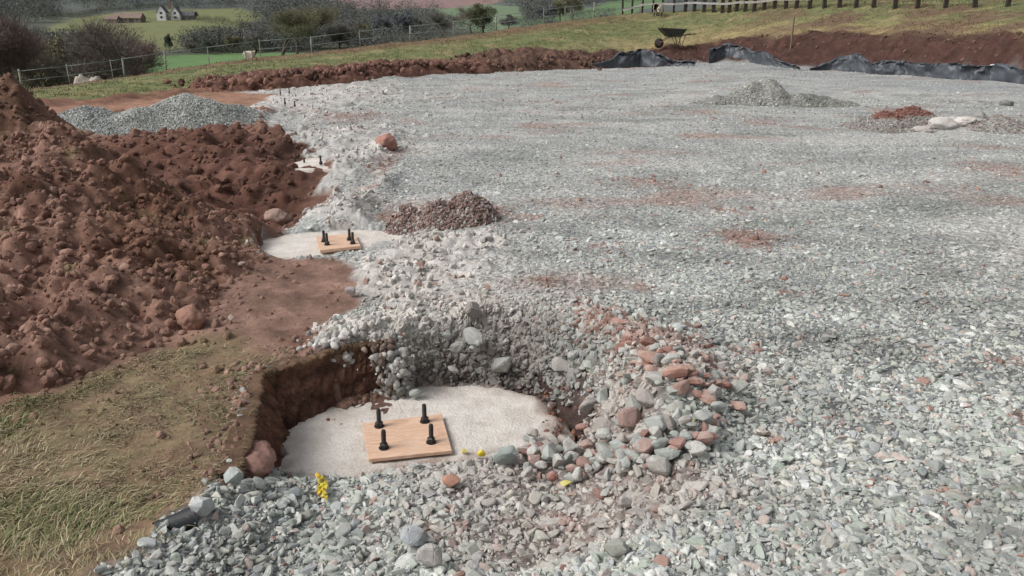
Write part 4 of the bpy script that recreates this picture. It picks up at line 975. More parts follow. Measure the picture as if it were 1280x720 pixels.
# ------------------------------------------------------------------ wheelbarrow
M['tray'] = simple('dark_green_paint', (.05,.055,.045), .6, .4, 6, .2, .004); M['steel'] = simple('rusty_steel', (.13,.09,.065), .6, .4, 12, .2, .003, .3)
M['tyre'] = simple('rubber', (.03,.027,.025), .8)
a = gp(840, 68); a = (a[0], a[1]+.2, float(H(np.array([a[0]]), np.array([a[1]+.2]))[0]))
wb = empty('wheelbarrow', a, .12, label='dark metal wheelbarrow standing on the grass edge above the black sheet', cat='wheelbarrow')
bm = bmesh.new()   # tray: nose to the left (-x)
top = [(-.62,-.33,.86),(-.62,.33,.86),(.55,.36,.80),(.55,-.36,.80)]; bot = [(-.28,-.2,.50),(-.28,.2,.50),(.34,.24,.47),(.34,-.24,.47)]
def shell(off):
    vt = [bm.verts.new((x_*off, y_*off, z_)) for x_, y_, z_ in top]; vb = [bm.verts.new((x_*off, y_*off, z_+(1-off)*.4)) for x_, y_, z_ in bot]
    for i in range(4): bm.faces.new((vb[i], vb[(i+1)%4], vt[(i+1)%4], vt[i]))
    bm.faces.new(vb[::-1]); return vt
v1 = shell(1.0); v2 = shell(.97)
for i in range(4): bm.faces.new((v1[i], v1[(i+1)%4], v2[(i+1)%4], v2[i]))
bmesh.ops.recalc_face_normals(bm, faces=bm.faces); tr = bm_obj('tray', bm, M['tray'], wb)
bm = bmesh.new()
for i in range(4): tube(bm, top[i], top[(i+1)%4], .014)
bm_obj('rim', bm, M['steel'], tr)
bm = bmesh.new()
for s in (-1, 1):
    tube(bm, (-.60, s*.07, .21), (-.2, s*.22, .455), .018); tube(bm, (-.2, s*.22, .455), (.85, s*.30, .60), .018)
bm_obj('frame', bm, M['steel'], wb)
for s in (-1, 1):
    bm = bmesh.new(); tube(bm, (.86, s*.302, .602), (.98, s*.315, .615), .024); bm_obj('handle_grip', bm, M['tyre'], wb)
    bm = bmesh.new(); tube(bm, (.22, s*.24, .50), (.36, s*.26, .02), .017); tube(bm, (.36, s*.26, .02), (.52, s*.28, .54), .015); tube(bm,(.05,s*.22,.47),(.36,s*.26,.02),.012); bm_obj('leg', bm, M['steel'], wb)
bm = bmesh.new(); bmesh.ops.create_cone(bm, cap_ends=True, segments=28, radius1=.21, radius2=.21, depth=.09, matrix=Matrix.Translation((-.60,0,.21)) @ Matrix.Rotation(math.pi/2, 4, 'X'))
bmesh.ops.bevel(bm, geom=[e for e in bm.edges if abs((e.verts[0].co-e.verts[1].co).y) < 1e-4], offset=.025, segments=3, affect='EDGES'); wh = bm_obj('wheel', bm, M['tyre'], wb, True)
bm = bmesh.new(); bmesh.ops.create_cone(bm, cap_ends=True, segments=20, radius1=.11, radius2=.11, depth=.1, matrix=Matrix.Translation((-.60,0,.21)) @ Matrix.Rotation(math.pi/2, 4, 'X')); tube(bm, (-.6,-.09,.21), (-.6,.09,.21), .015); bm_obj('hub', bm, M['steel'], wh)

# ------------------------------------------------------------------ fences
M['galv'] = simple('galvanised', (.20,.24,.22), .6, .2, 10, .1, .002); M['postlight'] = simple('pale_post', (.24,.26,.22), .8, .3, 10, .3, .004)
M['rail'] = simple('weathered_rail', (.33,.31,.30), .85, .3, 8, .3, .006)
def ground_at(px_, py2, Yv):
    q = atY(px_, py2, Yv); return Vector((q[0], q[1], float(H(np.array([q[0]]), np.array([q[1]]))[0])))
FY = lambda p: float(np.interp(p, _px, [f[1] for f in _F])); FP = lambda p: float(np.interp(p, _px, [f[0] for f in _F]))
fposts = [28, 88, 142, 156, 208, 262, 326, 390, 451, 513, 567, 620, 680, 706, 742, 800]
base = [ground_at(p, FP(p), FY(p)+.2) for p in fposts]
fe = empty('rail_fence', base[0], label='pale thin two rail field fence running along the valley edge', cat='fence')
def lp(v): return v-fe.location
for p, b in zip(fposts, base):
    bm = bmesh.new(); tube(bm, lp(b)+Vector((0,0,-.2)), lp(b)+Vector((random.uniform(-.03,.03),0,random.uniform(.72,.8))), .038 if p in (156,208,513,620,742,390,28) else .018, n=8); bm_obj('post', bm, M['postlight'], fe, True)
for hgt in (.36, .70):
    bm = bmesh.new()
    for i in range(len(base)-1):
        if hgt < .5 and 156 <= fposts[i] < 300: continue
        tube(bm, lp(base[i])+Vector((0,-.06,hgt)), lp(base[i+1])+Vector((0,-.06,hgt)), .013, n=6)
    bm_obj('rail', bm, M['galv'], fe, True)
rp = [(778,19,44.5),(790,17,44.3),(803,15.5,44),(816,15,43.8),(828,14,43.5),(842,13,43),(857,12,42.8),(868,11.5,42.4),(880,11,42),(892,10.5,41.7),(903,10,41.4),(912,10,41.1),(921,10,40.9),(932,9.5,40.5),(943,9.5,40.2),(955,9,39.9),(968,9,39.6),(982,9,39.3),(996,8.5,39),(1012,8.5,38.6),(1030,8,38.2),(1049,8,37.8),(1070,7.5,37.4),(1092,7.5,36.9),(1119,7,36.2),(1147,6.5,35.6),(1182,6,34.9),(1218,6,34.2),(1260,6,33.3),(1308,5,32.4),(1360,5,31.5)]
rb = [ground_at(p, q, Y_) for p, q, Y_ in rp]
rf = empty('post_and_rail_fence', rb[0], label='dark post and rail fence along the top of the right field', cat='fence')
for (p, _, _), b in zip(rp, rb):
    w = .10 if p < 850 else .17
    bm = bmesh.new(); box(bm, b-rf.location+Vector((0,0,.55)), (w, w*.8, 1.6), Matrix.Rotation(random.uniform(-.04,.04), 3, 'Y'), .01); bm_obj('post', bm, M['postwood'], rf)
for hgt in (.42, 1.05):
    for i in range(len(rb)-1):
        if rp[i][0] > 1000 and hgt < .5: continue
        p, q = rb[i]-rf.location+Vector((0,-.12,hgt)), rb[i+1]-rf.location+Vector((0,-.12,hgt)); d = q-p
        bm = bmesh.new(); box(bm, (p+q)/2, (d.length-.004, .04, .10), d.to_track_quat('X', 'Z').to_matrix()); bm_obj('rail', bm, M['rail'], rf)

# ------------------------------------------------------------------ sheep
def wool_mat():
    m, nt, b = mat('wool', .95, .1); tc = N(nt, 'ShaderNodeTexCoord').outputs['Object']; sx = N(nt, 'ShaderNodeSeparateXYZ'); nt.links.new(tc, sx.inputs[0])
    n = noise_node(nt, 25, 4, tc); f = rng_node(nt, sx.outputs[0], .36, .40, 0, 1); f2 = rng_node(nt, sx.outputs[2], .30, .26, 0, 1)
    mx = N(nt, 'ShaderNodeMath', operation='MAXIMUM'); nt.links.new(f, mx.inputs[0]); nt.links.new(f2, mx.inputs[1])
    nt.links.new(mixc(nt, (.55,.50,.42), (.03,.026,.024), mx.outputs[0]), b.inputs['Base Color']); bump(nt, b, n.outputs[0], .8, .03); return m
M['wool'] = wool_mat()
def sheep_mesh():
    pts = [(-.30,0,.56),(-.1,0,.58),(.12,0,.57),(.30,0,.60),(.40,0,.74),(.47,0,.86),(.60,0,.80),  (-.45,0,.55),(-.50,0,.42)]
    ed = [(0,1),(1,2),(2,3),(3,4),(4,5),(5,6),(0,7),(7,8)]; rd = [.21,.24,.24,.19,.10,.085,.05,.08,.03]
    for (bx_, s) in ((-.30,-1),(-.30,1),(.24,-1),(.24,1)):
        i = len(pts); r0 = 0 if bx_ < 0 else 3
        if bx_ < 0: pts += [(bx_,s*.11,.40),(bx_-.05,s*.11,.24),(bx_-.02,s*.11,.02)]
        else: pts += [(bx_,s*.10,.38),(bx_+.01,s*.10,.2),(bx_,s*.10,.02)]
        ed += [(r0,i),(i,i+1),(i+1,i+2)]; rd += [.08,.035,.03]
    for s in (-1, 1):
        i = len(pts); pts += [(.45,s*.11,.87)]; ed += [(5,i)]; rd += [.025]
    me = bpy.data.meshes.new('sheep'); me.from_pydata(pts, ed, []); me.materials.append(M['wool']); o = bpy.data.objects.new('sheep', me); COL.objects.link(o)
    sk = o.modifiers.new('skin', 'SKIN'); me.skin_vertices or me.skin_vertices
    for v, r in zip(me.skin_vertices[0].data, rd): v.radius = (r, r)
    me.skin_vertices[0].data[1].use_root = True
    sk.use_smooth_shade = True; ss = o.modifiers.new('sub', 'SUBSURF'); ss.levels = 1; ss.render_levels = 2
    return o
def ensure_skin(): pass
sh = None
try:
    sh = sheep_mesh()
except Exception as e: print('sheep', e)
a = ground_at(311, 74, 35.5); sh.location = (a.x, a.y+.2, a.z); sh.scale = (.62,)*3; sh.rotation_euler.z = .3
tag(sh, 'cream sheep with a dark head standing at the valley fence', 'sheep')
s2 = sh.copy(); COL.objects.link(s2); a = ground_at(822, 14, 42.6); s2.location = (a.x, a.y, a.z); s2.scale = (.8,)*3; s2.rotation_euler.z = 1.9; tag(s2, 'pale sheep standing against the curve of the right post fence', 'sheep')
farsheep = [(76,42),(155,39),(258,34),(275,36),(130,46)]
for k, (px_, py2) in enumerate(farsheep):
    a = hitland(px_, py2, 60); c = sh.copy(); COL.objects.link(c); c.location = a; c.scale = (1.3,)*3; c.rotation_euler.z = k*1.3; tag(c, 'tiny white sheep grazing on the far green field', 'sheep', 'sheep on the far field')
# small items at the left fence corner
for (px_, py2, w, m_, lb) in ((5,121,.26,M['plastic'],'small black tub lying at the left end of the fence'),(22,119,.16,M['white'],'small white tub beside the black one at the fence')):
    a = ground_at(px_, py2, 26.5); o = empty('plastic_tub', a, .3, label=lb, cat='tub')
    bm = bmesh.new(); tube(bm, (0,0,0), (0,0,w*1.3), w*.42, w*.5, n=20); bm_obj('bucket', bm, m_, o); bm = bmesh.new(); tube(bm, (0,0,w*1.3), (0,0,w*1.36), w*.54, n=20); bm_obj('lid', bm, m_, o)

# ------------------------------------------------------------------ far hills
ys2 = np.concatenate([np.arange(61, 240, 1.8), 240*1.012**np.arange(0, 190)]); xf = [0.]
while xf[-1] < 1900: xf.append(xf[-1]+max(2.0, .012*xf[-1]))
xs2 = np.concatenate([-np.array(xf[:0:-1]), xf]); Xg, Yg = np.meshgrid(xs2, ys2); x, y = Xg.ravel(), Yg.ravel()
def far_z(x, y):
    z, _ = landform(x, y); return z+sstep(60, 130, y)*(2.2*fbm(x*.012, y*.012, 151, 3))
z = far_z(x, y)
def hitfar(px_, py2, y0=62.):
    dx, dy, dz = ray(px_, py2); Y_ = np.geomspace(y0, 2100, 3000); t = Y_/dy; zz = far_z(dx*t, Y_); k = np.nonzero(CAMH+dz*t < zz)[0]
    k = k[0] if len(k) else -1; return float(dx*t[k]), float(Y_[k]), float(zz[k])
fields = [([(55,38),(100,22),(195,12),(300,10),(335,20),(300,30),(330,42),(250,58),(160,74),(110,62),(70,60)], (.165,.175,.085)),
          ([(120,104),(155,72),(300,66),(440,70),(440,90),(300,100)], (.12,.20,.085)),
          ([(410,10),(410,-6),(650,-6),(620,4),(560,10),(470,13)], (.24,.165,.155)),
          ([(540,12),(600,5),(650,8),(660,34),(600,42),(550,28)], (.15,.20,.125)),
          ([(655,36),(665,24),(720,14),(760,2),(800,-4),(840,-4),(800,14),(790,22),(740,30)], (.125,.19,.095)),
          ([(92,72),(104,70),(132,106),(112,110),(98,84)], (.42,.37,.32)),
          ([(330,12),(400,6),(400,10),(340,16)], (.20,.20,.18)),([(0,4),(60,0),(60,6),(0,10)],(.17,.2,.15))]
c = np.tile(np.array((.095,.10,.075)), (len(x), 1)); c = lerp3(c, sstep(250, 1200, y)*.8, (.13,.15,.165)); c = lerp3(c, sstep(0,.4, fbm(x*.006,y*.006,155,3))*.5, (.12,.14,.09))  # farther ground turned blue-grey, distance haze painted into its colour
FW = []
for poly, fc in fields:
    W = [hitfar(*p)[:2] for p in poly]; FW.append(W); s = polysd(x+3*vnoise(x*.03,y*.03,156), y+3*vnoise(x*.03,y*.03,157), W); c = lerp3(c, sstep(2.5, -2.5, s), fc)
c = c*(1+.12*fbm(x*.08, y*.08, 158, 4)[:, None])
fm, nt, b = mat('hills', .95, .1); ca = N(nt, 'ShaderNodeAttribute', attribute_name='Col').outputs['Color']; geo = N(nt, 'ShaderNodeNewGeometry').outputs['Position']
nn_ = noise_node(nt, .25, 8, geo, .7); nt.links.new(mixc(nt, ca, rng_node(nt, nn_.outputs[0], .3, .7, .82, 1.15), 1.0, 'MULTIPLY'), b.inputs['Base Color'])
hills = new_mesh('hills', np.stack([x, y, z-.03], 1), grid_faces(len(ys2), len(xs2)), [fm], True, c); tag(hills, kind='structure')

# ------------------------------------------------------------------ trees
def make_tree_mesh(seed, h, spread, levels=4, ntwig=4200, upr=.5):
    r = random.Random(seed); segs = []; tips = []
    def grow(p, d, L, rad, lv):
        n = 3; q = p
        for i in range(n):
            d = (d+Vector((r.gauss(0,.12), r.gauss(0,.12), r.gauss(.04,.08)))).normalized(); q2 = q+d*(L/n)
            segs.append((q, q2, rad*(1-i/n*.35), rad*(1-(i+1)/n*.35), lv)); q = q2
            if lv >= 2: tips.append((q, d, L))
        if lv < levels:
            for k in range(r.choice((3, 4))):
                a = r.random()*6.283; dv = (d*upr*1.3+Vector((math.cos(a), math.sin(a), r.uniform(.0,.5)))*spread).normalized()
                grow(q if k < 2 else p+(q-p)*r.uniform(.45,.95), dv, L*r.uniform(.6,.8), rad*.58, lv+1)
    grow(Vector((0,0,-.6)), Vector((0,0,1)), h*.30, h*.022, 0)
    bmt = bmesh.new()
    for (p, q, r0, r1, lv) in segs: tube(bmt, p, q, r0, r1, n=7 if lv < 2 else 4)
    tw = []; arr = [tips[r.randrange(len(tips))] for _ in range(ntwig)]
    V = np.zeros((ntwig, 3, 3))
    for i, (p, d, L) in enumerate(arr):
        o_ = Vector((r.gauss(0,1), r.gauss(0,1), r.gauss(0,.9)))*h*.035; dd_ = (d*.8+o_.normalized()*.9+Vector((0,0,.35))).normalized()*h*r.uniform(.02,.05)
        w = Vector((r.gauss(0,1), r.gauss(0,1), r.gauss(0,1))).normalized()*h*.0017
        V[i] = [(p+o_)-w, (p+o_)+w, (p+o_)+dd_]
    k = h/np.percentile(V[:, :, 2], 99.5); V *= k; bmesh.ops.scale(bmt, vec=(k, k, k), verts=bmt.verts)
    return bmt, V.reshape(-1, 3), np.arange(ntwig*3).reshape(-1, 3)
def leafy_mesh(seed, h, w, n=3500, ls=.03):
    r = np.random.default_rng(seed); k = 26
    cc = r.normal(0, 1, (k, 3)); cc /= np.linalg.norm(cc, axis=1)[:, None]; cc *= r.uniform(.3, .8, (k, 1)); cc[:, :2] *= w/2; cc[:, 2] = cc[:, 2]*h*.38+h*.56
    i = r.integers(0, k, n); rad = r.uniform(.12, .24, k)[i]*w*.8; q = r.normal(0, 1, (n, 3)); q /= np.linalg.norm(q, axis=1)[:, None]
    p = cc[i]+q*rad[:, None]*r.random((n, 1))**.4; p[:, 2] = np.maximum(p[:, 2], h*.04)
    s = h*ls; V = np.stack([p+r.normal(0, s, (n, 3)) for _ in range(3)], 1).reshape(-1, 3)
    bm = bmesh.new(); tube(bm, (0,0,-.8), (0,0,h*.5), h*.03, h*.015, n=8)
    for a in range(5): t = a*1.26; tube(bm, (0,0,h*(.15+.05*a)), (math.cos(t)*w*.25, math.sin(t)*w*.25, h*.6), h*.012, h*.005, n=5)
    return bm, V, np.arange(n*3).reshape(-1, 3)
def crown_mat(name, col):
    m, nt, b = mat(name, .95, .05); g = N(nt, 'ShaderNodeNewGeometry').outputs['Position']; n = noise_node(nt, .35, 5, g)
    nt.links.new(mixc(nt, tuple(v*.65 for v in col), tuple(v*1.35 for v in col), rng_node(nt, n.outputs[0], .35, .65, 0, 1)), b.inputs['Base Color']); return m
M['bark'] = simple('bark', (.10,.085,.07), .95, .3, 2, .3, .05)
CM = {'brown': crown_mat('brown_twigs', (.19,.165,.14)), 'olive': crown_mat('olive_twigs', (.19,.18,.115)), 'red': crown_mat('reddish_twigs', (.185,.135,.12)), 'grey': crown_mat('grey_twigs', (.19,.18,.165)),
      'dark': crown_mat('dark_evergreen', (.07,.085,.075)), 'bluish': crown_mat('hazy_twigs', (.15,.16,.17)), 'green': crown_mat('ivy_green', (.14,.15,.09))}  # blue-grey crowns hold distance haze in their colour
protos = {}
def proto(kind, i):
    key = (kind, i)
    if key in protos: return protos[key]
    if kind == 'bare': bm, V, F = make_tree_mesh(10+i, 10, .75+.1*(i % 3), 4, 14000, .5)
    elif kind == 'leafy': bm, V, F = leafy_mesh(20+i, 10, 9, 11000, .012)
    else: bm, V, F = leafy_mesh(40+i, 10, 14, 9000, .013)
    tm = bpy.data.meshes.new('trunk'); bm.to_mesh(tm); bm.free(); tm.materials.append(M['bark'])
    protos[key] = (tm, V, F); return protos[key]
cr = {}
def tree(px_, pybase, Yd, hpx, kind, i, colk, label, wx=1.0, name='tree', cat='tree', group=None):
    if Yd > 100: Yd = hitfar(px_, pybase)[1]
    q = atY(px_, pybase, Yd); z0 = float(far_z(np.array([q[0]]), np.array([q[1]]))[0]) if Yd > 60 else float(H(np.array([q[0]]), np.array([q[1]]))[0])
    D = depth(q[0], q[1], z0); top = atY(px_, pybase-hpx, Yd)[2]; h = max(1.5, top-z0)
    tm, V, F = proto(kind, i)
    ck = (kind, i, colk)
    if ck not in cr:
        o = new_mesh('crown', V, F, [CM[colk]]); cr[ck] = o.data; bpy.data.objects.remove(o)
    e = empty(name, (q[0], q[1], z0), random.random()*6.28, label=label, cat=cat, group=group); e.scale = (h/10*wx, h/10*wx, h/10)
    for nm, me in (('trunk', tm), ('crown', cr[ck])):
        c_ = bpy.data.objects.new(nm, me); COL.objects.link(c_); c_.parent = e
    return e
pz = atY(110, 82, 52.); hz = pz[2]-float(H(np.array([pz[0]]), np.array([52.]))[0])
mound('rubble_heap', pz[0]-2.2, pz[0]+2.4, 49.5, 54.5, .12, lambda x, y: np.where(np.hypot((x-pz[0])/1.5, (y-52)/1.6) < 1, hz*np.clip(1-np.hypot((x-pz[0]-.3*fbm(x,y,5,2))/1.5, (y-52)/1.6), 0, 1)**.5*(.85+.5*fbm(x*1.1,y*1.1,6,3)), -.1), lambda x, y, h: np.tile(np.array((.36,.33,.28)), (len(x), 1))*(1+.4*fbm(x*2,y*2,7,3))[:, None], M['ground'], 'pale stony heap just beyond the left part of the valley fence', 'rubble heap')
T = [ # px, base py(ref), Y, height px above that, kind, variant, colour, label, widen
 (14,110,62,90,'bare',0,'red','reddish bare tree at the left edge of the picture',.85),
 (-40,110,60,90,'bare',1,'red','reddish bare tree partly beyond the left edge',1.2),
 (55,105,66,80,'bare',2,'brown','bare brown tree second from the left edge',.75),
 (80,100,85,68,'leafy',0,'olive','olive ivy-clad tree left of the pale track',.75),
 (60,105,80,74,'leafy',1,'olive','broad olive tree behind the second bare tree',.8),
 (132,95,78,70,'bare',0,'brown','rounded bare tree right of the pale track',1.15),
 (150,95,84,56,'bare',1,'grey','grey bare tree close behind the rounded bare one',1.1),
 (146,95,86,46,'bare',2,'red','small russet bush tree before the bright green field',1.0),
 (212,66,190,26,'leafy',2,'dark','dark evergreen at the top of the bright green field',.7),
 (190,68,185,16,'leafy',0,'brown','small brown tree left of the dark evergreen',1.0),
 (240,66,200,16,'leafy',1,'brown','brown hedge tree right of the dark evergreen',1.3),
 (262,68,195,18,'leafy',3,'dark','dark blue-green hedge tree in the valley hedge',.9),
 (292,66,170,26,'leafy',2,'olive','olive thicket tree behind the sheep',1.2),
 (320,66,160,28,'leafy',0,'grey','grey thicket tree right of the sheep',1.3),
 (352,70,110,60,'bare',2,'olive','tall fanned bare tree behind the middle of the fence',1.4),
 (372,68,120,55,'bare',0,'grey','grey fanned tree behind the left fence post',1.3),
 (398,62,130,56,'bare',1,'olive','olive-grey bare tree left of the dark wood',1.2),
 (425,62,125,38,'leafy',1,'grey','rounded grey-brown crown beyond the fence centre',1.1),
 (452,60,120,34,'leafy',3,'olive','low rounded olive-brown crown at the fence centre',1.4),
 (478,55,150,42,'leafy',0,'bluish','blue-grey tree behind the low rounded crown',.9),
 (505,52,150,44,'leafy',2,'bluish','tall dark blue-grey tree over the fence post',.9),
 (522,50,155,34,'leafy',1,'grey','grey-brown tree right of the tall blue-grey one',1.0),
 (552,48,140,34,'bare',2,'grey','small bare grey tree in the gap before the round tree',1.3),
 (604,44,130,44,'leafy',0,'green','large round dark olive tree beyond the fence',1.25),
 (590,44,134,36,'bare',1,'brown','bare brown tree merged into the round olive one',1.3),
 (636,38,170,22,'leafy',3,'grey','small grey bush tree right of the round olive tree',1.5),
 (700,28,160,34,'leafy',2,'olive','olive tree near the right end of the pale fence',1.0),
 (716,26,170,32,'bare',0,'olive','bare tree at the right end of the pale fence',1.2),
 (684,28,300,26,'leafy',1,'bluish','hazy tree behind the right end of the pale fence',1.6),
 (245,24,330,11,'leafy',1,'dark','dark round tree right of the white cottage',1.0),
 (222,20,350,14,'leafy',3,'dark','dark tree close behind the white cottage',.8),
]
for t in T: tree(*t[:8], wx=t[8])
# far woods and hedges: one mass of small crowns
def wood(name, spots, col, seed, ls=.026):
    r = np.random.default_rng(seed); VV = []
    for (x_, y_, h) in spots:
        z_ = float(far_z(np.array([x_]), np.array([y_]))[0]); n = 300
        q = r.normal(0, 1, (n, 3)); q /= np.linalg.norm(q, axis=1)[:, None]; q *= r.random((n, 1))**.4
        p = q*np.array((h*.62, h*.62, h*.5))+np.array((x_, y_, z_+h*.48)); VV.append(np.stack([p+r.normal(0, h*ls, (n, 3)) for _ in range(3)], 1).reshape(-1, 3))
    V = np.concatenate(VV); return tag(new_mesh(name, V, np.arange(len(V)).reshape(-1, 3), [CM[col]]), kind='stuff')
def infield(x_, y_):
    return any(float(polysd(np.array([x_]), np.array([y_]), W)[0]) < 1.5 for W in FW)
CM['haze1'] = crown_mat('hazy_wood', (.135,.14,.13)); CM['haze2'] = crown_mat('far_wood', (.20,.225,.245)); CM['hedge'] = crown_mat('hedge', (.10,.105,.08))  # distance haze mixed into the colours of the woods
def spread(n, boxes, hlo, hhi, seed):
    r = random.Random(seed); S_ = []
    while len(S_) < n:
        bx0, by0, bx1, by1 = r.choice(boxes); px_, py2 = r.uniform(bx0, bx1), r.uniform(by0, by1); q = hitfar(px_, py2)
        if not infield(q[0], q[1]): S_.append((q[0], q[1], r.uniform(hlo, hhi)))
        elif r.random() < .01: S_.append((q[0], q[1]+8, hlo))
    return S_
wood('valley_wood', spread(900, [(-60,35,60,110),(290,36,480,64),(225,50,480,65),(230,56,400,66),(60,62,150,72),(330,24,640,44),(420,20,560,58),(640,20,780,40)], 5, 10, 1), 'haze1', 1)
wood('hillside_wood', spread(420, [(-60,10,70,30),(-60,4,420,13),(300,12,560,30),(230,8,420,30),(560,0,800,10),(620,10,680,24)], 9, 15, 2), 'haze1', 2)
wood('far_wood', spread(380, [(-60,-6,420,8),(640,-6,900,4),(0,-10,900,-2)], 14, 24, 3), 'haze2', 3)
def hedge(name, pts, h, seed, label, step=3.0):
    r = random.Random(seed); S_ = []; W = [hitfar(*p) for p in pts]
    for a_, b_ in zip(W, W[1:]):
        n = max(2, int(math.hypot(b_[0]-a_[0], b_[1]-a_[1])/step))
        for k in range(n): t = k/n; S_.append((a_[0]+(b_[0]-a_[0])*t+r.uniform(-1,1), a_[1]+(b_[1]-a_[1])*t+r.uniform(-1,1), h*r.uniform(.7,1.2)))
    o = wood(name, S_, 'hedge', seed); o['kind'] = 'thing'; return tag(o, label, 'hedge')
hedge('hedge', [(205,25),(260,28),(300,34),(325,42)], 4.5, 11, 'dark hedge running down right from the white cottage')
hedge('hedge', [(155,72),(200,69),(260,68),(330,67)], 4.5, 12, 'dark hedge along the top of the bright green field')
hedge('hedge', [(120,28),(150,27),(200,26)], 3, 13, 'low hedge below the brown farm buildings')
hedge('hedge', [(60,25),(130,17),(200,11),(300,8)], 6, 14, 'hedge along the upper edge of the pale far field')
hedge('hedge', [(640,30),(700,22),(770,14)], 4, 15, 'hedge crossing the green field at the right of the valley')

# ------------------------------------------------------------------ cottage and barns
M['render_w'] = simple('white_render', (.72,.72,.74), .8, .06, 1); M['slate'] = simple('slate', (.11,.11,.125), .7, .25, 2); M['brick'] = simple('brick', (.24,.15,.12), .85, .3, 2)
M['window'] = simple('window_glass', (.04,.05,.06), .2, .2, 1, 0, 0, 0, .5); M['barn_roof'] = simple('barn_roof', (.21,.15,.125), .8, .3, 1); M['barn_wall'] = simple('barn_wall', (.20,.165,.14), .85, .3, 1)
def gable(parent, cx, cy, w, d, h, rh, wallm, roofm, axis='x'):
    """w along x, d along y, ridge along axis"""
    bm = bmesh.new(); b_ = [(-w/2,-d/2),(w/2,-d/2),(w/2,d/2),(-w/2,d/2)]
    vb = [bm.verts.new((cx+p[0], cy+p[1], -1)) for p in b_]; vt = [bm.verts.new((cx+p[0], cy+p[1], h)) for p in b_]
    r_ = [bm.verts.new((cx-w/2, cy, h+rh)), bm.verts.new((cx+w/2, cy, h+rh))] if axis == 'x' else [bm.verts.new((cx, cy-d/2, h+rh)), bm.verts.new((cx, cy+d/2, h+rh))]
    for i in range(4): bm.faces.new((vb[i], vb[(i+1)%4], vt[(i+1)%4], vt[i]))
    if axis == 'x': bm.faces.new((vt[3], r_[0], vt[0])); bm.faces.new((vt[1], r_[1], vt[2]))
    else: bm.faces.new((vt[0], r_[0], vt[1])); bm.faces.new((vt[2], r_[1], vt[3]))
    bm_obj('wall', bm, wallm, parent)
    bm = bmesh.new(); e = .4
    def slope(s):
        if axis == 'x': c_ = [(cx-w/2-e, cy+s*(d/2+e), h-e*rh/(d/2)), (cx+w/2+e, cy+s*(d/2+e), h-e*rh/(d/2)), (cx+w/2+e, cy, h+rh), (cx-w/2-e, cy, h+rh)]
        else: c_ = [(cx+s*(w/2+e), cy-d/2-e, h-e*rh/(w/2)), (cx+s*(w/2+e), cy+d/2+e, h-e*rh/(w/2)), (cx, cy+d/2+e, h+rh), (cx, cy-d/2-e, h+rh)]
        lo = [bm.verts.new(Vector(p)+Vector((0,0,.03))) for p in c_]; hi = [bm.verts.new(Vector(p)+Vector((0,0,.25))) for p in c_]
        bm.faces.new(lo[::-1]); bm.faces.new(hi)
        for i in range(4): bm.faces.new((lo[i], lo[(i+1)%4], hi[(i+1)%4], hi[i]))
    slope(-1); slope(1); bmesh.ops.recalc_face_normals(bm, faces=bm.faces); return bm_obj('roof', bm, roofm, parent)
def window(parent, x_, y_, z_, w, h):
    bm = bmesh.new(); box(bm, (x_, y_-.03, z_), (w, .1, h)); f = bm_obj('window', bm, M['slate'], parent); bm = bmesh.new(); box(bm, (x_, y_-.09, z_), (w-.25, .06, h-.25)); bm_obj('pane', bm, M['window'], f)
q = hitfar(215, 25); s = depth(*q)/FOC
ho = empty('cottage', q, .1, label='white gabled cottage with slate roof on the far hillside', cat='house')
W1 = 12*s
rf1 = gable(ho, -10*s, 0, W1*.9, 8, 9*s, 8*s, M['render_w'], M['slate'], 'y'); gable(ho, 6*s, .5, W1*.9, 7, 7.5*s, 8*s, M['render_w'], M['slate'], 'y'); gable(ho, 14*s, 4, 24*s, 6, 5*s, 5*s, M['slate'], M['slate'], 'x')
bm = bmesh.new(); box(bm, (-2*s, 2, 17*s), (2.6*s, 1.2, 8*s)); box(bm, (-2*s, 2, 21.3*s), (3.2*s, 1.5, .6*s)); bm_obj('chimney', bm, M['brick'], rf1)
for dx_ in (-10, 6):
    window(ho, dx_*s, -4 if dx_ < 0 else -3, 8*s, 3*s, 2.6*s); window(ho, dx_*s, -4 if dx_ < 0 else -3, 3*s, 3*s, 2.6*s)
q = hitfar(162, 28); s = depth(*q)/FOC
ba = empty('farm_building', q, .05, label='low brown-roofed farm building left of the white cottage', cat='barn')
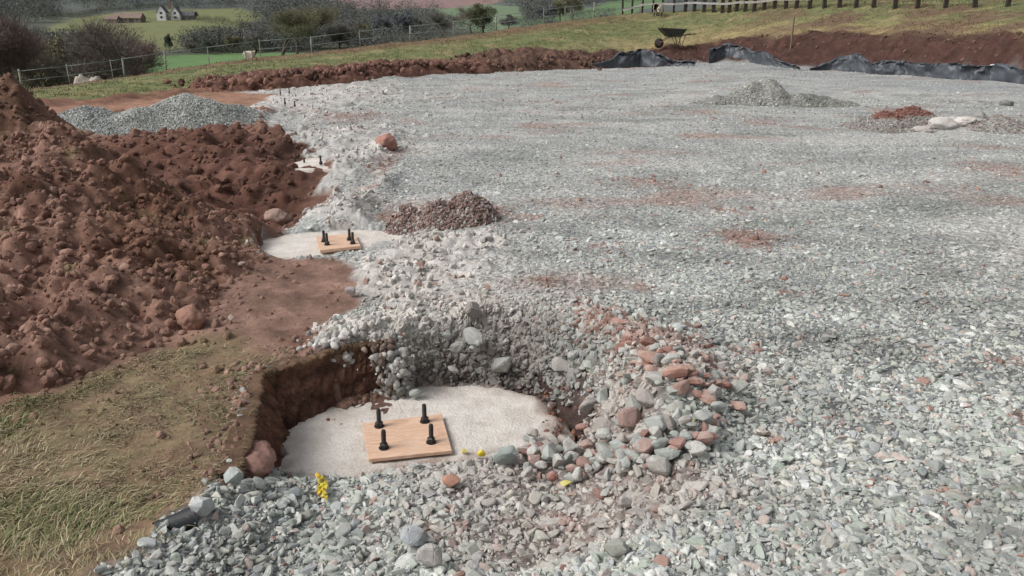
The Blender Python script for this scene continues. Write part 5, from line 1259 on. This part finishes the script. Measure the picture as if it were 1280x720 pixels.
gable(ba, 0, 0, 34*s, 9, 5*s, 6*s, M['barn_wall'], M['barn_roof'], 'x'); gable(ba, -16*s, -5, 14*s, 6, 3.5*s, 4*s, M['barn_wall'], M['barn_roof'], 'x')
bm = bmesh.new(); box(bm, (6*s, -4.55, 2.2*s), (5*s, .12, 4.4*s)); bm_obj('door', bm, M['window'], ba)
for k in (-6, -1, 12): window(ba, k*s, -4.5, 3*s, 2*s, 1.6*s)

# ------------------------------------------------------------------ light, camera, render
SUN_EL, SUN_AZ = math.radians(46), math.radians(250)   # azimuth clockwise from +Y
w = bpy.data.worlds.new('World'); scene.world = w; w.use_nodes = True; nt = w.node_tree; bg = nt.nodes['Background']
sky = nt.nodes.new('ShaderNodeTexSky'); sky.sky_type = 'NISHITA'; sky.sun_disc = False; sky.sun_elevation = SUN_EL; sky.sun_rotation = SUN_AZ; sky.dust_density = 4; sky.air_density = 1.2; sky.ozone_density = .6
hs = nt.nodes.new('ShaderNodeHueSaturation'); hs.inputs['Saturation'].default_value = .25
nt.links.new(sky.outputs[0], hs.inputs['Color']); nt.links.new(hs.outputs[0], bg.inputs[0]); bg.inputs[1].default_value = .118
sl = bpy.data.lights.new('sun', 'SUN'); sl.energy = 2.5; sl.angle = math.radians(28); sl.color = (1, .98, .955)
so = bpy.data.objects.new('sun', sl); COL.objects.link(so)
dirv = Vector((math.sin(SUN_AZ)*math.cos(SUN_EL), math.cos(SUN_AZ)*math.cos(SUN_EL), math.sin(SUN_EL))); so.rotation_euler = dirv.to_track_quat('Z', 'Y').to_euler()
cam = bpy.data.cameras.new('camera'); co = bpy.data.objects.new('camera', cam); COL.objects.link(co)
co.location = (0, 0, CAMH); co.rotation_euler = (math.pi/2-PITCH, 0, 0); cam.sensor_width = 36; cam.lens = 36*FOC/1280; cam.clip_start = .05; cam.clip_end = 6000
scene.camera = co
scene.view_settings.view_transform = 'Standard'; scene.view_settings.look = 'None'; scene.view_settings.exposure = 0
scene.render.engine = 'CYCLES'; scene.cycles.max_bounces = 4
